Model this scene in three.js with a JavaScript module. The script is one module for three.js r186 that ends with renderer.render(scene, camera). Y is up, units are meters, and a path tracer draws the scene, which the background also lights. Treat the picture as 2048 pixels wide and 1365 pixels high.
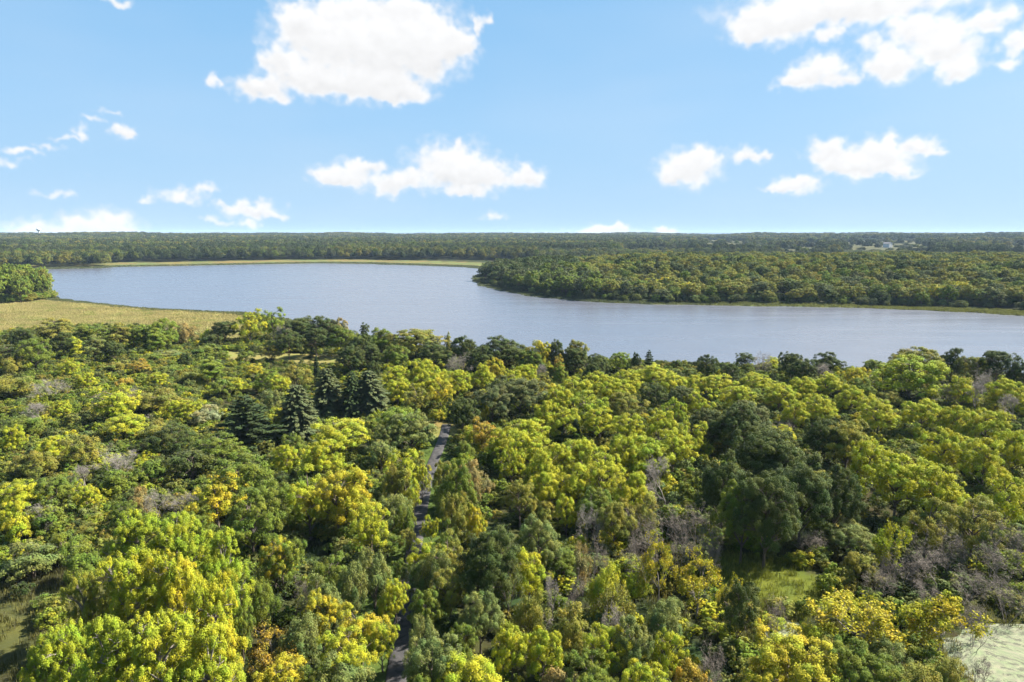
import * as THREE from 'three';
import { mergeGeometries } from 'three/addons/utils/BufferGeometryUtils.js';
import { createNoise2D, createNoise3D } from 'simplex-noise';

// ---------- seeded chance and small maths ----------
function seeded(a) { return () => { a = (a + 0x6d2b79f5) | 0; let t = Math.imul(a ^ (a >>> 15), 1 | a); t = (t + Math.imul(t ^ (t >>> 7), 61 | t)) ^ t; return ((t ^ (t >>> 14)) >>> 0) / 4294967296; }; }
const rnd = seeded(20240917);
const noise2 = createNoise2D(seeded(11)), noise3 = createNoise3D(seeded(12));
const { clamp, lerp, smoothstep: sstep, degToRad: rad } = THREE.MathUtils;
const range = (a, b, r = rnd) => a + (b - a) * r();
const V = (x, y, z) => new THREE.Vector3(x, y, z);

// ---------- camera, sky, sun, exposure ----------
const EXPOSURE = 4.5;
const scene = new THREE.Scene();
const camera = new THREE.PerspectiveCamera(53.1, 1024 / 682, 0.5, 20000);
camera.position.set(0, 46, 0);
camera.rotation.x = -rad(8.96);
const renderer = new THREE.WebGLRenderer({ antialias: true });
renderer.toneMapping = THREE.LinearToneMapping;
renderer.toneMappingExposure = EXPOSURE;
renderer.shadowMap.enabled = true;

const SUN_AZ = rad(70), SUN_EL = rad(43);          // to the right of the view and a little ahead
const sunDir = V(Math.sin(SUN_AZ) * Math.cos(SUN_EL), Math.sin(SUN_EL), -Math.cos(SUN_AZ) * Math.cos(SUN_EL));
const sun = new THREE.DirectionalLight(new THREE.Color(1, 0.94, 0.82), 5);
sun.position.copy(sunDir).multiplyScalar(800).add(V(0, 0, -200));
sun.target.position.set(0, 0, -200);
sun.castShadow = true;
Object.assign(sun.shadow.camera, { left: -500, right: 500, top: 500, bottom: -500, near: 1, far: 2500 });
sun.shadow.mapSize.set(4096, 4096);
sun.name = 'sun';
scene.add(sun, sun.target);

// clouds: azimuth, elevation, half width, half height in degrees, thickness
const CLOUDS = [[-10.4,13.63,5.48,3.63,1],[-14.89,14.53,3.72,2.51,1],[-7.64,15.34,3.91,2.58,1],[-15.94,11.88,3.49,1.81,1],[-12.01,11.29,5.62,1.39,1],[-19.27,10.62,2.47,0.95,0.95],[-6.3,13.88,2.57,2.58,1],[-4.32,14.38,1.84,1.42,0.9],[-2.61,15.45,0.54,1.26,0.6],[-2.29,16.15,0.42,0.75,0.5],[-8.93,10.66,3.19,0.75,0.9],[-18.44,12.76,1.13,1.35,0.8],[-16.67,15.58,1.92,1.45,0.9],[-12.57,16.53,3.6,0.98,1],[-8.76,16.89,2.46,1.08,1],[-22.76,10.96,0.57,0.77,0.55],[-22.23,10.7,0.5,0.31,0.4],[-13.41,4.52,3.1,1.14,0.85],[-15.32,4.63,1.33,0.89,0.6],[-10.1,3.79,2.03,0.99,0.8],[-4.85,5.29,3.5,2.17,1.05],[-3.02,4.63,3.6,1.68,1],[-4.42,7.2,0.83,0.67,0.7],[1.15,4.52,1.76,1.09,0.9],[-3.85,3.28,2.59,0.59,0.9],[-11.44,5.21,1.61,0.74,0.7],[-8.5,4.2,1.89,1.08,0.9],[-14.2,4.12,1.58,0.65,0.8],[14.16,5.04,2.52,1.63,1],[15.16,5.77,1.56,1.05,0.9],[18.51,5.86,1.73,0.72,0.85],[19.95,5.99,0.89,0.47,0.55],[12.91,4.52,1.43,0.74,0.8],[24.13,6.03,1.75,1,0.95],[27,5.19,3.06,1.35,1],[27.64,6,1.51,1.04,1],[25.44,4.98,2.05,0.91,0.95],[30.21,5.98,1.25,0.8,0.95],[31.06,5.56,0.74,0.36,0.7],[22.05,3.57,2.02,0.78,0.9],[20.64,3.38,1.32,0.47,0.6],[28.65,4.32,1.62,0.52,0.9],[19.78,15.25,3.57,1.82,1],[24.93,15.79,8.11,1.83,1.05],[23.59,13.97,1.27,0.85,0.8],[22.92,11.56,2.21,1.24,1],[24.96,10.88,1.59,0.61,0.8],[27.93,11.65,2.03,1.41,0.95],[30.83,12.66,2.23,1.87,1],[32.13,10.96,1.56,1.07,1],[33.55,13.58,1.28,1.19,0.85],[34.96,12.02,0.96,0.96,0.85],[21.42,11,1.31,0.62,0.9],[26.41,13.03,1.35,0.98,0.5],[29.13,13.65,1.92,1.32,0.9],[34.74,10.94,1.02,0.41,0.4],[18.24,14.46,1.66,0.96,0.9],[36.39,12.62,1.09,2.03,0.7],[-28.74,7.16,0.9,0.51,0.8],[-28.33,6.91,0.72,0.3,0.6],[-31.25,6.85,0.61,0.43,0.5],[-32.33,6.44,1.2,0.25,0.4],[-33.52,5.87,1.05,0.24,0.4],[-34.67,5.41,1.25,0.28,0.5],[-35.8,4.79,0.94,0.31,0.55],[-30.46,7.76,0.81,0.29,0.3],[-29.66,8.32,0.82,0.22,0.25],[-20.47,1.8,2.14,0.79,0.9],[-25.29,2.75,2.06,0.68,0.5],[-20.89,0.84,0.95,0.39,0.6],[-22.84,0.94,1.43,0.31,0.35],[-23.73,3.23,0.91,0.54,0.5],[-27.46,2.35,0.99,0.3,0.3],[-18.85,1.35,0.98,0.4,0.8],[-22.24,2.07,1.08,0.39,0.6],[-31.01,0.32,2.59,1.22,1.1],[-32.28,0.11,2.1,0.78,1],[-35.13,0.31,1.74,0.82,0.75],[-1.61,1.39,1.42,0.59,0.5],[7.66,0.05,2.55,0.58,1],[8.06,0.37,1.07,0.42,1],[12.48,0,1.36,0.37,1],[2.94,-0.12,2.51,0.38,0.45],[-28.77,15.47,0.77,0.37,0.7],[-33.23,2.68,1.47,0.35,0.3]];
{ // the rest of the sky carries clouds of the same sort
  const r = seeded(77);
  for (let i = 0; i < 70; i++) {
    const az = range(-180, 180, r), el = 3 + 62 * Math.pow(r(), 1.4);
    if (Math.abs(az) < 46 && el < 24) continue;
    const w = range(2, 6.5, r) * (0.6 + el / 50);
    for (let k = 0; k < 6; k++) CLOUDS.push([az + range(-1, 1, r) * w, el + range(-0.3, 0.35, r) * w, w * range(0.3, 0.6, r), w * range(0.16, 0.34, r), range(0.8, 1.05, r)]);
  }
}
function makeSky() {
  const W = 4096, H = 2048, data = new Float32Array(W * H * 4), dens = new Float32Array(W * H);
  const fbm = (x, y, z, n) => { let s = 0, a = 0.5; for (let i = 0; i < n; i++) { s += a * noise3(x, y, z); x *= 2.03; y *= 2.03; z *= 2.03; a *= 0.52; } return s; };
  const mark = new Uint8Array(W * H);
  const rowOf = (el) => Math.round((el / 180 + 0.5) * H), colOf = (az) => Math.round(((az - 90) / 360 + 0.5) * W);
  for (const [az, el, ra, re] of CLOUDS) {
    const g = 2.4 + re * 0.5, k = 1 / Math.cos(rad(Math.min(80, el)));
    for (let j = Math.max(H / 2, rowOf(el - re - g)); j <= Math.min(H - 1, rowOf(el + re + g)); j++)
      for (let i = colOf(az - (ra + g) * k); i <= colOf(az + (ra + g) * k); i++) mark[j * W + ((i % W) + W) % W] = 1;
  }
  const top = [0.235, 0.555, 0.95], mid = [0.40, 0.67, 0.965], low = [0.55, 0.775, 0.975];
  for (let j = 0; j < H; j++) {
    const el = ((j + 0.5) / H - 0.5) * 180;
    for (let i = 0; i < W; i++) {
      const o = (j * W + i) * 4;
      if (el < -1) { data[o] = 0.10 / EXPOSURE; data[o + 1] = 0.12 / EXPOSURE; data[o + 2] = 0.08 / EXPOSURE; data[o + 3] = 1; continue; }
      let az = ((i + 0.5) / W - 0.5) * 360 + 90; if (az > 180) az -= 360;
      const e = Math.max(0, el), a = rad(az), ce = Math.cos(rad(e));
      const dx = Math.sin(a) * ce, dy = Math.sin(rad(e)), dz = -Math.cos(a) * ce;
      const t1 = Math.exp(-e / 7.5), t2 = Math.exp(-e / 40);
      const cosS = dx * sunDir.x + dy * sunDir.y + dz * sunDir.z, glow = 0.55 * Math.pow(Math.max(0, cosS), 10) + 0.20 * Math.max(0, cosS) ** 3;
      const c = [0, 1, 2].map((k) => lerp(lerp(top[k], mid[k], clamp((1 - e / 24) * 0.95, 0, 1)), low[k], t1 * 0.85) * (0.72 + 0.28 * clamp(t2 * 1.25, 0, 1)));
      const vf = noise3(dx * 2.5, dy * 7, dz * 2.5) * 0.5 + noise3(dx * 6, dy * 22, dz * 6) * 0.25;   // thin uneven veil
      const veil = clamp(0.02 + 0.08 * vf, 0, 1);
      for (let k = 0; k < 3; k++) c[k] = lerp(c[k], 0.93, veil) + glow * [1, 0.95, 0.86][k];
      if (mark[j * W + i]) {
        const q = 26, wx = fbm(dx * q, dy * q, dz * q, 4), wy = fbm(dx * q + 9, dy * q + 4, dz * q + 2, 4);
        const fine = fbm(dx * 95, dy * 95, dz * 95, 4);
        const x = az + wx * 0.9 / Math.max(0.25, ce) + fine * 0.14, y = el + wy * 0.6 + fine * 0.12;
        let f = -1, under = 0, ws = 0;
        for (const [ca, cel, ra, re, s] of CLOUDS) {
          let da = x - ca; if (da > 180) da -= 360; else if (da < -180) da += 360;
          da *= ce / ra; if (da > 1.4 || da < -1.4) continue;
          const de = (y - cel) / (y < cel ? re * 0.86 : re); if (de > 1.4 || de < -1.4) continue;
          const d = 1 - da * da - de * de; if (d < -0.9) continue;
          f = Math.max(f, d - (1 - s) * 0.8) + Math.max(0, Math.min(f, d * s)) * 0.35;
          const w = Math.max(0.01, d); under += w * de; ws += w;
        }
        const edge = 0.55 * fbm(dx * 42, dy * 48, dz * 42, 5) + 0.5 * (0.42 - Math.abs(noise3(dx * 30, dy * 34, dz * 30)) - 0.45 * Math.abs(noise3(dx * 70 + 3, dy * 80, dz * 70)));
        const wisp = 0.30 * sstep(f + edge * 0.9, -0.75, 0.3), cover = Math.max(wisp, Math.pow(sstep(f + edge * 0.6 * sstep(f, -0.5, 0.15), -0.36, 0.74), 1.15));
        if (cover > 0) {
          const thick = sstep(f, 0.25, 0.9), soft = fbm(dx * 34, dy * 44, dz * 34, 4);
          const shade = clamp(1.02 - thick * 0.15 * (0.40 - (ws ? under / ws : 0)) + soft * 0.05 + edge * 0.03, 0.82, 1.05) + glow * 0.5;
          for (let k = 0; k < 3; k++) c[k] = lerp(c[k], [0.985, 0.992, 1.0][k] * shade, cover);
        }
      }
      for (let k = 0; k < 3; k++) data[o + k] = c[k] / EXPOSURE;
      data[o + 3] = 1;
    }
  }
  const t = new THREE.DataTexture(data, W, H, THREE.RGBAFormat, THREE.FloatType);
  t.mapping = THREE.EquirectangularReflectionMapping; t.magFilter = THREE.LinearFilter; t.needsUpdate = true;
  return t;
}
scene.background = makeSky();
scene.environment = scene.background;
scene.fog = new THREE.FogExp2(new THREE.Color(0.52, 0.71, 1.0), 0.000042);

// ---------- the lie of the land (metres; x right, z towards the viewer) ----------
const LAKE = [[-324.5,-484.8],[-297.4,-463.2],[-270.5,-446.7],[-210,-411.3],[-158.5,-395.5],[-111,-354.8],[-73.6,-307.1],[-46.8,-281.7],[-24.8,-269.3],[4.9,-255.7],[32.2,-245.4],[54.4,-238.7],[82.4,-232.3],[114.5,-227],[165.6,-216.4],[238.4,-201.9],[365.4,-313.3],[334.1,-354.8],[289.2,-383.3],[271.4,-398.1],[250,-411.3],[225.6,-422.4],[182.6,-431.2],[136.9,-437.3],[90.3,-445.1],[59.4,-459.8],[33.9,-481.1],[13.4,-508.4],[-7.7,-553.3],[-26.2,-606.8],[-37.3,-671.5],[-40.1,-742.6],[-29.3,-819.7],[-8.8,-864.5],[35.8,-876.4],[37.3,-914.4],[-46,-914.4],[-68.4,-948.6],[-109.7,-977.8],[-165.9,-1017],[-199.3,-1025.2],[-208.6,-1045.4],[-298.7,-1068.3],[-379.3,-1033.5],[-451.4,-993.1],[-552.2,-948.6],[-549.2,-914.4],[-587.4,-901.4],[-620.3,-882.5],[-730.2,-852.8],[-615.1,-717.3],[-482.3,-644.1],[-412.3,-584.2],[-362.1,-530]];
const POND = [[48.9,-71.4],[55.1,-74.3],[60.1,-74.1],[66.3,-70.9],[55.4,-58],[46,-58],[46.5,-63.1],[46.6,-67.2]];
const POOL = [[27.5,-72.6],[30.9,-74.9],[33.9,-74.3],[35.3,-72],[32.6,-69.7],[28.8,-70.1]];
const MEADOW = [[-339.1,-425.3],[-314.2,-443.5],[-319.6,-477.4],[-295.2,-459.8],[-268.6,-443.5],[-208.7,-408.6],[-157.5,-393],[-135.8,-365.3],[-115.8,-281.7],[-160.9,-313.3],[-206.7,-319.8],[-226.5,-281.7]];
const PATH = [[-9.4,-44],[-11.4,-59],[-12,-65.9],[-12.8,-74.4],[-13.5,-83.8],[-14.2,-94],[-15,-106.9],[-15.6,-119.4],[-15.7,-130.5],[-15.5,-138.4],[-15.4,-145.5],[-15.4,-151.6],[-15.6,-157.4]];
function polyDist(P, x, z) {   // positive outside
  let d = 1e18, inside = false;
  for (let i = 0, j = P.length - 1; i < P.length; j = i++) {
    const [ax, az] = P[j], [bx, bz] = P[i], ex = bx - ax, ez = bz - az, t = clamp(((x - ax) * ex + (z - az) * ez) / (ex * ex + ez * ez), 0, 1);
    d = Math.min(d, (x - ax - t * ex) ** 2 + (z - az - t * ez) ** 2);
    if ((az > z) !== (bz > z) && x < ((bx - ax) * (z - az)) / (bz - az) + ax) inside = !inside;
  }
  return (inside ? -1 : 1) * Math.sqrt(d);
}
const pondDist = (x, z) => Math.min(polyDist(POND, x, z), polyDist(POOL, x, z));
const lakeDist = (x, z) => polyDist(LAKE, x, z) + noise2(x * 0.03, z * 0.03) * 2.2 + noise2(x * 0.11, z * 0.11) * 0.8;
const pathCurve = new THREE.CatmullRomCurve3(PATH.map(([x, z]) => V(x, 0, z)));
const pathPoints = pathCurve.getSpacedPoints(160);
function pathDist(x, z) { let d = 1e9; for (const p of pathPoints) { const q = (p.x - x) ** 2 + (p.z - z) ** 2; if (q < d) d = q; } return Math.sqrt(d); }
function pathX(z) { let best = pathPoints[0]; for (const p of pathPoints) if (Math.abs(p.z - z) < Math.abs(best.z - z)) best = p; return best.x + (z < PATH[PATH.length - 1][1] ? (PATH[PATH.length - 1][1] - z) * 0.12 : 0); }
const bearing = (x, z) => THREE.MathUtils.radToDeg(Math.atan2(x, -z));
const onPeninsula = (x, z) => z < -368 && x > -75 && z > -880;
const GLADE = [[-55, -72, 17], [31.5, -83, 8], [-18.5, -154, 6], [-80, -246, 10], [-66, -243, 9], [-95, -248, 9], [-58, -242, 8], [-108, -252, 8]];   // open grass: x, z, radius
const before = (b, dist) => b > -25 && b < -14 && dist > 180 && dist < 262;   // low growth only in front of the lakeside clearing
// pale fields on the far slope: bearing from, to, distance from, to
const FIELDS = [[25.6, 31.2, 1500, 2650], [21.3, 24.3, 1180, 1700], [35.6, 38, 1350, 2200], [15.6, 19, 1900, 2700]];
const HOUSES = [[28.6, 1900], [23.5, 2000], [20.6, 2150], [-16.9, 2200]];
const byHouse = (b, r) => HOUSES.some(([hb, hr]) => Math.abs(b - hb) < 0.55 && r > hr - 260 && r < hr + 14);
const inField = (b, r) => FIELDS.some(([a, c, d, e]) => b > a + noise2(r * 0.004, a) * 0.5 && b < c + noise2(r * 0.004, c) * 0.5 && r > d && r < e);
function land(x, z, d) {
  const r = Math.hypot(x, z), b = bearing(x, z);
  const near = 1 + noise2(x * 0.02, z * 0.02) * 0.25;
  if (r < 330 && z < 60) return near;
  if (onPeninsula(x, z)) return 1 + 13 * sstep(d, 5, 190) + noise2(x * 0.008, z * 0.008) * 1.6;
  const up = sstep(r, 900, 3600);
  const hills = noise2(x * 0.0011, z * 0.0011) * 3.2 + noise2(x * 0.003 + 7, z * 0.003) * 1.6;
  const ridge = noise2(x * 0.0009 + 31, z * 0.0009) * 10 + noise2(x * 0.0026, z * 0.0026 + 9) * 4.5;
  const skyline = 23 + 2.4 * sstep(-b, -5, 30) + hills * 0.8 * sstep(r, 1300, 2400) + ridge * sstep(r, 2000, 3400) + (inField(b, r) ? 3 : 0);
  return Math.max(0.6, lerp(1.5 + Math.min(5, Math.max(0, d - 60) * 0.02), skyline, up));
}
function groundAt(x, z, dGiven) {
  const d = dGiven ?? lakeDist(x, z);
  let h = d > 0 ? Math.min(0.10 + d * 0.10, land(x, z, d)) : -Math.min(3, 0.1 - d * 0.12);
  if (x > 15 && x < 120 && z > -110 && z < -40) { const p = pondDist(x, z) + noise2(x * 0.2, z * 0.2) * 1.2; h -= 1.1 * (1 - sstep(p, -2.5, 2)); }
  return h;
}

// ---------- textures of matter ----------
function noiseTexture(size, fn, srgb = false) {
  const d = new Uint8Array(size * size * 4);
  for (let j = 0; j < size; j++) for (let i = 0; i < size; i++) { const c = fn(i / size, j / size), o = (j * size + i) * 4; for (let k = 0; k < 3; k++) d[o + k] = clamp(c[k] ?? c[0], 0, 1) * 255; d[o + 3] = 255; }
  const t = new THREE.DataTexture(d, size, size); t.wrapS = t.wrapT = THREE.RepeatWrapping; t.magFilter = THREE.LinearFilter; t.minFilter = THREE.LinearMipmapLinearFilter; t.generateMipmaps = true;
  if (srgb) t.colorSpace = THREE.SRGBColorSpace; t.needsUpdate = true; return t;
}
const wrapN = (u, v, f, s) => { const a = u * Math.PI * 2, b = v * Math.PI * 2, R = f / (Math.PI * 2); return noise3(Math.cos(a) * R + s, Math.sin(a) * R + Math.cos(b) * R * 1.31, Math.sin(b) * R * 1.31 - s) ; };

// ---------- setting ----------
function setting(name, geo, mat) { const m = new THREE.Mesh(geo, mat); m.name = name; m.userData.kind = 'structure'; m.castShadow = m.receiveShadow = true; scene.add(m); return m; }
{
  const ang = []; for (let a = -180; a < -48; a += 6) ang.push(a); for (let a = -48; a <= 48; a += 0.3) ang.push(a); for (let a = 54; a <= 180; a += 6) ang.push(a); if (ang[ang.length - 1] !== 180) ang.push(180);
  const radii = [0.01]; for (let r = 6; r < 9000; r *= 1.016) radii.push(r);
  const na = ang.length, pos = new Float32Array(na * radii.length * 3), col = new Float32Array(pos.length), uv = new Float32Array(na * radii.length * 2), idx = [];
  radii.forEach((r, j) => ang.forEach((a, i) => {
    const x = Math.sin(rad(a)) * r, z = -Math.cos(rad(a)) * r, d = lakeDist(x, z), h = groundAt(x, z, d), o = (j * na + i) * 3;
    pos.set([x, h, z], o); uv.set([x * 0.25, z * 0.25], (j * na + i) * 2);
    const n1 = noise2(x * 0.05, z * 0.05), n2 = noise2(x * 0.3, z * 0.3), n3 = noise2(x * 0.012, z * 0.012);
    let c = [0.026 + 0.008 * n1, 0.030 + 0.008 * n2, 0.011];                                        // leaf litter and low growth
    const md = polyDist(MEADOW, x, z), pd = r < 200 ? pathDist(x, z) : 99, b = bearing(x, z);
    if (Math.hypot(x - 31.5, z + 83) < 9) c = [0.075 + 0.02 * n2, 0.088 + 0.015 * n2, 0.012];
    else if (md < 4) c = [0.195 + 0.03 * n1 + 0.03 * n2 - 0.03 * n3, 0.172 + 0.025 * n2 + 0.015 * n3, 0.060 + 0.012 * n1];
    else if (Math.hypot(x + 18.5, z + 154) < 7) c = [0.135 + 0.02 * n2, 0.11 + 0.02 * n1, 0.035];
    else if (r > 200 && GLADE.some(([gx, gz, gr]) => Math.hypot(x - gx, z - gz) < gr)) c = [0.15 + 0.02 * n2, 0.135 + 0.02 * n1, 0.045];
    else if (pd < 6.5) c = [0.046 + 0.012 * n2, 0.070 + 0.012 * n2, 0.015];
    else if (inField(b, r) || (b > 9 && r > 800 && r < 2700 && noise2(x * 0.004, z * 0.004) > 0.2)) c = [0.052 + 0.02 * n3 + 0.008 * n1, 0.052 + 0.015 * n3 + 0.006 * n1, 0.019];
    else if (d < 90 && r > 330 && !onPeninsula(x, z)) c = [0.105 + 0.03 * n3, 0.100 + 0.02 * n1, 0.036];
    else if (d < 14) c = [0.075 + 0.015 * n1, 0.082 + 0.015 * n2, 0.025];
    else if (r < 330) { const g = sstep(noise2(x * 0.03 + 40, z * 0.03), -0.1, 0.6); c = [lerp(c[0], 0.056 + 0.016 * n2, g), lerp(c[1], 0.058 + 0.012 * n2, g), lerp(c[2], 0.018, g)]; }
    col.set(c.map((v) => Math.max(0.01, v)), o);
    if (j && i) { const p = (j - 1) * na + i - 1; idx.push(p, p + na + 1, p + na, p, p + 1, p + na + 1); }
  }));
  const g = new THREE.BufferGeometry(); g.setAttribute('position', new THREE.BufferAttribute(pos, 3)); g.setAttribute('color', new THREE.BufferAttribute(col, 3)); g.setAttribute('uv', new THREE.BufferAttribute(uv, 2)); g.setIndex(idx); g.computeVertexNormals();
  const tex = noiseTexture(512, (u, v) => { const n = 0.84 + 0.16 * wrapN(u, v, 14, 1) + 0.14 * wrapN(u, v, 60, 5) + 0.1 * wrapN(u, v, 140, 9); return [n, n, n * 0.96]; });
  setting('ground', g, new THREE.MeshPhysicalMaterial({ vertexColors: true, map: tex, roughness: 1, specularIntensity: 0.15 }));
}
{ // the lake, ruffled by a light wind
  const g = new THREE.PlaneGeometry(2600, 1500); g.rotateX(-Math.PI / 2); g.translate(0, 0, -860);
  const p = g.attributes.position, uv = g.attributes.uv; for (let i = 0; i < p.count; i++) uv.setXY(i, p.getX(i) / 40, p.getZ(i) / 40);
  const bump = noiseTexture(1024, (u, v) => [0.5 + 0.22 * wrapN(u, v, 26, 3) + 0.16 * wrapN(u, v, 62, 8) + 0.10 * wrapN(u, v, 150, 2)]);
  const wind = noiseTexture(512, (u, v) => [0.72 + 0.10 * wrapN(u, v * 3, 6, 4) + 0.07 * wrapN(u, v * 5, 14, 6)]);
  const rough = wind.clone(); rough.repeat.set(0.06, 0.10); rough.needsUpdate = true;
  setting('lake', g, new THREE.MeshPhysicalMaterial({ color: new THREE.Color(0.074, 0.080, 0.102), roughness: 0.36, roughnessMap: rough, ior: 1.55, bumpMap: bump, bumpScale: 0.045 }));
}
function ribbon(points, half, lift, uvScale) {
  const pos = [], uv = [], idx = []; let run = 0;
  points.forEach((p, i) => {
    const a = points[Math.max(0, i - 1)], b = points[Math.min(points.length - 1, i + 1)], t = b.clone().sub(a).setY(0).normalize(), n = V(-t.z, 0, t.x);
    if (i) run += p.distanceTo(points[i - 1]);
    const w = half * (1 + 0.05 * noise2(run * 0.35, 3)), h = groundAt(p.x, p.z) + lift;
    for (const [s, dy] of [[-1.12, -0.25], [-1, 0], [-0.4, 0.02], [0.4, 0.02], [1, 0], [1.12, -0.25]]) { pos.push(p.x + n.x * w * s, h + dy, p.z + n.z * w * s); uv.push(s * w * uvScale, run * uvScale); }
    if (i) for (let k = 0; k < 5; k++) { const q = (i - 1) * 6 + k; idx.push(q, q + 1, q + 6, q + 1, q + 7, q + 6); }
  });
  const g = new THREE.BufferGeometry(); g.setAttribute('position', new THREE.Float32BufferAttribute(pos, 3)); g.setAttribute('uv', new THREE.Float32BufferAttribute(uv, 2)); g.setIndex(idx); g.computeVertexNormals(); return g;
}
{
  const asphalt = noiseTexture(1024, (u, v) => { const big = wrapN(u, v, 7, 2), fine = wrapN(u, v, 190, 6), patch = sstep(wrapN(u, v, 9, 9), 0.25, 0.4), n = 0.15 + 0.04 * big + 0.07 * fine - 0.09 * patch; return [n * 1.03, n * 0.97, n]; }, true);
  setting('trail', ribbon(pathCurve.getSpacedPoints(260), 1.0, 0.16, 0.12), new THREE.MeshStandardMaterial({ map: asphalt, roughness: 0.8 }));
}
{ // two pools under duckweed
  const weed = noiseTexture(1024, (u, v) => { const gap = sstep(wrapN(u, v, 9, 3) + 0.6 * wrapN(u, v, 30, 7) + 0.4 * wrapN(u, v, 80, 1), 0.28, 0.62), f = 0.9 + 0.12 * wrapN(u, v, 200, 5) + 0.12 * wrapN(u, v, 24, 8), g = wrapN(u, v, 12, 11) * 0.03; return [lerp((0.36 - g) * f, 0.17, gap), lerp(0.385 * f, 0.185, gap), lerp((0.265 - g) * f, 0.09, gap)]; }, true);
  const mat = new THREE.MeshStandardMaterial({ map: weed, roughness: 0.8 });
  for (const P of [POND, POOL]) {
    const s = new THREE.Shape(P.map(([x, z]) => new THREE.Vector2(x, -z))), g = new THREE.ShapeGeometry(s); g.rotateX(-Math.PI / 2); g.translate(0, 0.62, 0);
    const p = g.attributes.position, uv = g.attributes.uv; for (let i = 0; i < p.count; i++) uv.setXY(i, p.getX(i) / 16, p.getZ(i) / 16);
    setting(P === POND ? 'pond' : 'pond_001', g, mat);
  }
}

// ---------- plants ----------
const BARK = new THREE.MeshStandardMaterial({ color: new THREE.Color(0.085, 0.065, 0.05), roughness: 1 });
const PALEBARK = new THREE.MeshStandardMaterial({ color: new THREE.Color(0.15, 0.13, 0.11), roughness: 1 });
const TWIG = new THREE.MeshStandardMaterial({ color: new THREE.Color(0.138, 0.116, 0.098), roughness: 1 });
const TWIG2 = new THREE.MeshStandardMaterial({ color: new THREE.Color(0.19, 0.168, 0.15), roughness: 1 });
const PALETTE = {
  yg: [0.250, 0.266, 0.011], lime: [0.195, 0.240, 0.011], ylime: [0.240, 0.260, 0.011], gold2: [0.266, 0.262, 0.010], olive2: [0.168, 0.180, 0.015], gold: [0.285, 0.256, 0.012], oak: [0.046, 0.065, 0.010], oakgrey: [0.074, 0.088, 0.025], green: [0.098, 0.130, 0.011], leaf: [0.128, 0.170, 0.012],
  olive: [0.152, 0.152, 0.019], sage: [0.114, 0.138, 0.031], orange: [0.250, 0.182, 0.018], pink: [0.190, 0.155, 0.050], pine: [0.035, 0.056, 0.016], fir: [0.076, 0.093, 0.035], white: [0.19, 0.20, 0.09],
};
const WORDS = { yg: 'yellow-green', lime: 'lime-green', gold: 'golden', oak: 'dark green', oakgrey: 'grey-green', green: 'mid-green', leaf: 'fresh green', olive: 'olive', sage: 'sage-green', orange: 'orange-tinged', pink: 'dusty brown', pine: 'dark green', fir: 'blue-green', white: 'pale', bark: 'bare grey', twig: 'bare purplish', ylime: 'yellow-green', gold2: 'golden', olive2: 'olive' };
const leafMat = {};
for (const [k, c] of Object.entries(PALETTE)) leafMat[k] = new THREE.MeshPhysicalMaterial({ name: 'leaf_' + k, color: new THREE.Color(...c), vertexColors: true, roughness: 1, transmission: k === 'pine' || k === 'fir' ? 0.1 : 0.30, thickness: 0, side: THREE.DoubleSide, specularIntensity: 0.35 });

class Leaves {
  constructor() { this.p = []; this.n = []; this.c = []; this.i = []; }
  add(at, axis, normal, L, W, soft, tint) {   // a kite-shaped leaf or spray
    const side = axis.clone().cross(normal).normalize(), nn = side.clone().cross(axis).normalize(), back = nn.dot(normal) < 0; if (back) nn.negate();
    const s = nn.lerp(soft, 0.38).normalize(), b = this.p.length / 3;
    const q = [[0, 0], [0.45, -0.5], [1, 0], [0.45, 0.5]];
    for (const [u, v] of q) { this.p.push(at.x + axis.x * L * (u - 0.5) + side.x * W * v, at.y + axis.y * L * (u - 0.5) + side.y * W * v - (v ? 0 : 0.06 * L), at.z + axis.z * L * (u - 0.5) + side.z * W * v); this.n.push(s.x, s.y, s.z); this.c.push(tint[0], tint[1], tint[2]); }
    if (back) this.i.push(b, b + 1, b + 2, b, b + 2, b + 3); else this.i.push(b, b + 2, b + 1, b, b + 3, b + 2);
  }
  build() { const g = new THREE.BufferGeometry(); g.setAttribute('position', new THREE.Float32BufferAttribute(this.p, 3)); g.setAttribute('normal', new THREE.Float32BufferAttribute(this.n, 3)); g.setAttribute('color', new THREE.Float32BufferAttribute(this.c, 3)); g.setIndex(this.i); return g; }
}
class Wood {
  constructor() { this.p = []; this.n = []; this.i = []; }
  tube(points, radii, sides) {
    const start = this.p.length / 3;
    points.forEach((p, k) => {
      const t = (points[Math.min(points.length - 1, k + 1)].clone().sub(points[Math.max(0, k - 1)])).normalize(), a = Math.abs(t.y) > 0.9 ? V(1, 0, 0) : V(0, 1, 0), u = a.cross(t).normalize(), v = t.clone().cross(u);
      for (let s = 0; s < sides; s++) { const w = (s / sides) * Math.PI * 2, n = u.clone().multiplyScalar(Math.cos(w)).addScaledVector(v, Math.sin(w)); this.p.push(p.x + n.x * radii[k], p.y + n.y * radii[k], p.z + n.z * radii[k]); this.n.push(n.x, n.y, n.z); }
      if (k) for (let s = 0; s < sides; s++) { const a0 = start + (k - 1) * sides + s, a1 = start + (k - 1) * sides + (s + 1) % sides; this.i.push(a0, a1, a1 + sides, a0, a1 + sides, a0 + sides); }
    });
  }
  build() { const g = new THREE.BufferGeometry(); g.setAttribute('position', new THREE.Float32BufferAttribute(this.p, 3)); g.setAttribute('normal', new THREE.Float32BufferAttribute(this.n, 3)); g.setIndex(this.i); return g; }
}
const onSphere = (r) => { const y = r() * 2 - 1, a = r() * Math.PI * 2, s = Math.sqrt(1 - y * y); return V(Math.cos(a) * s, y, Math.sin(a) * s); };
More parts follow.
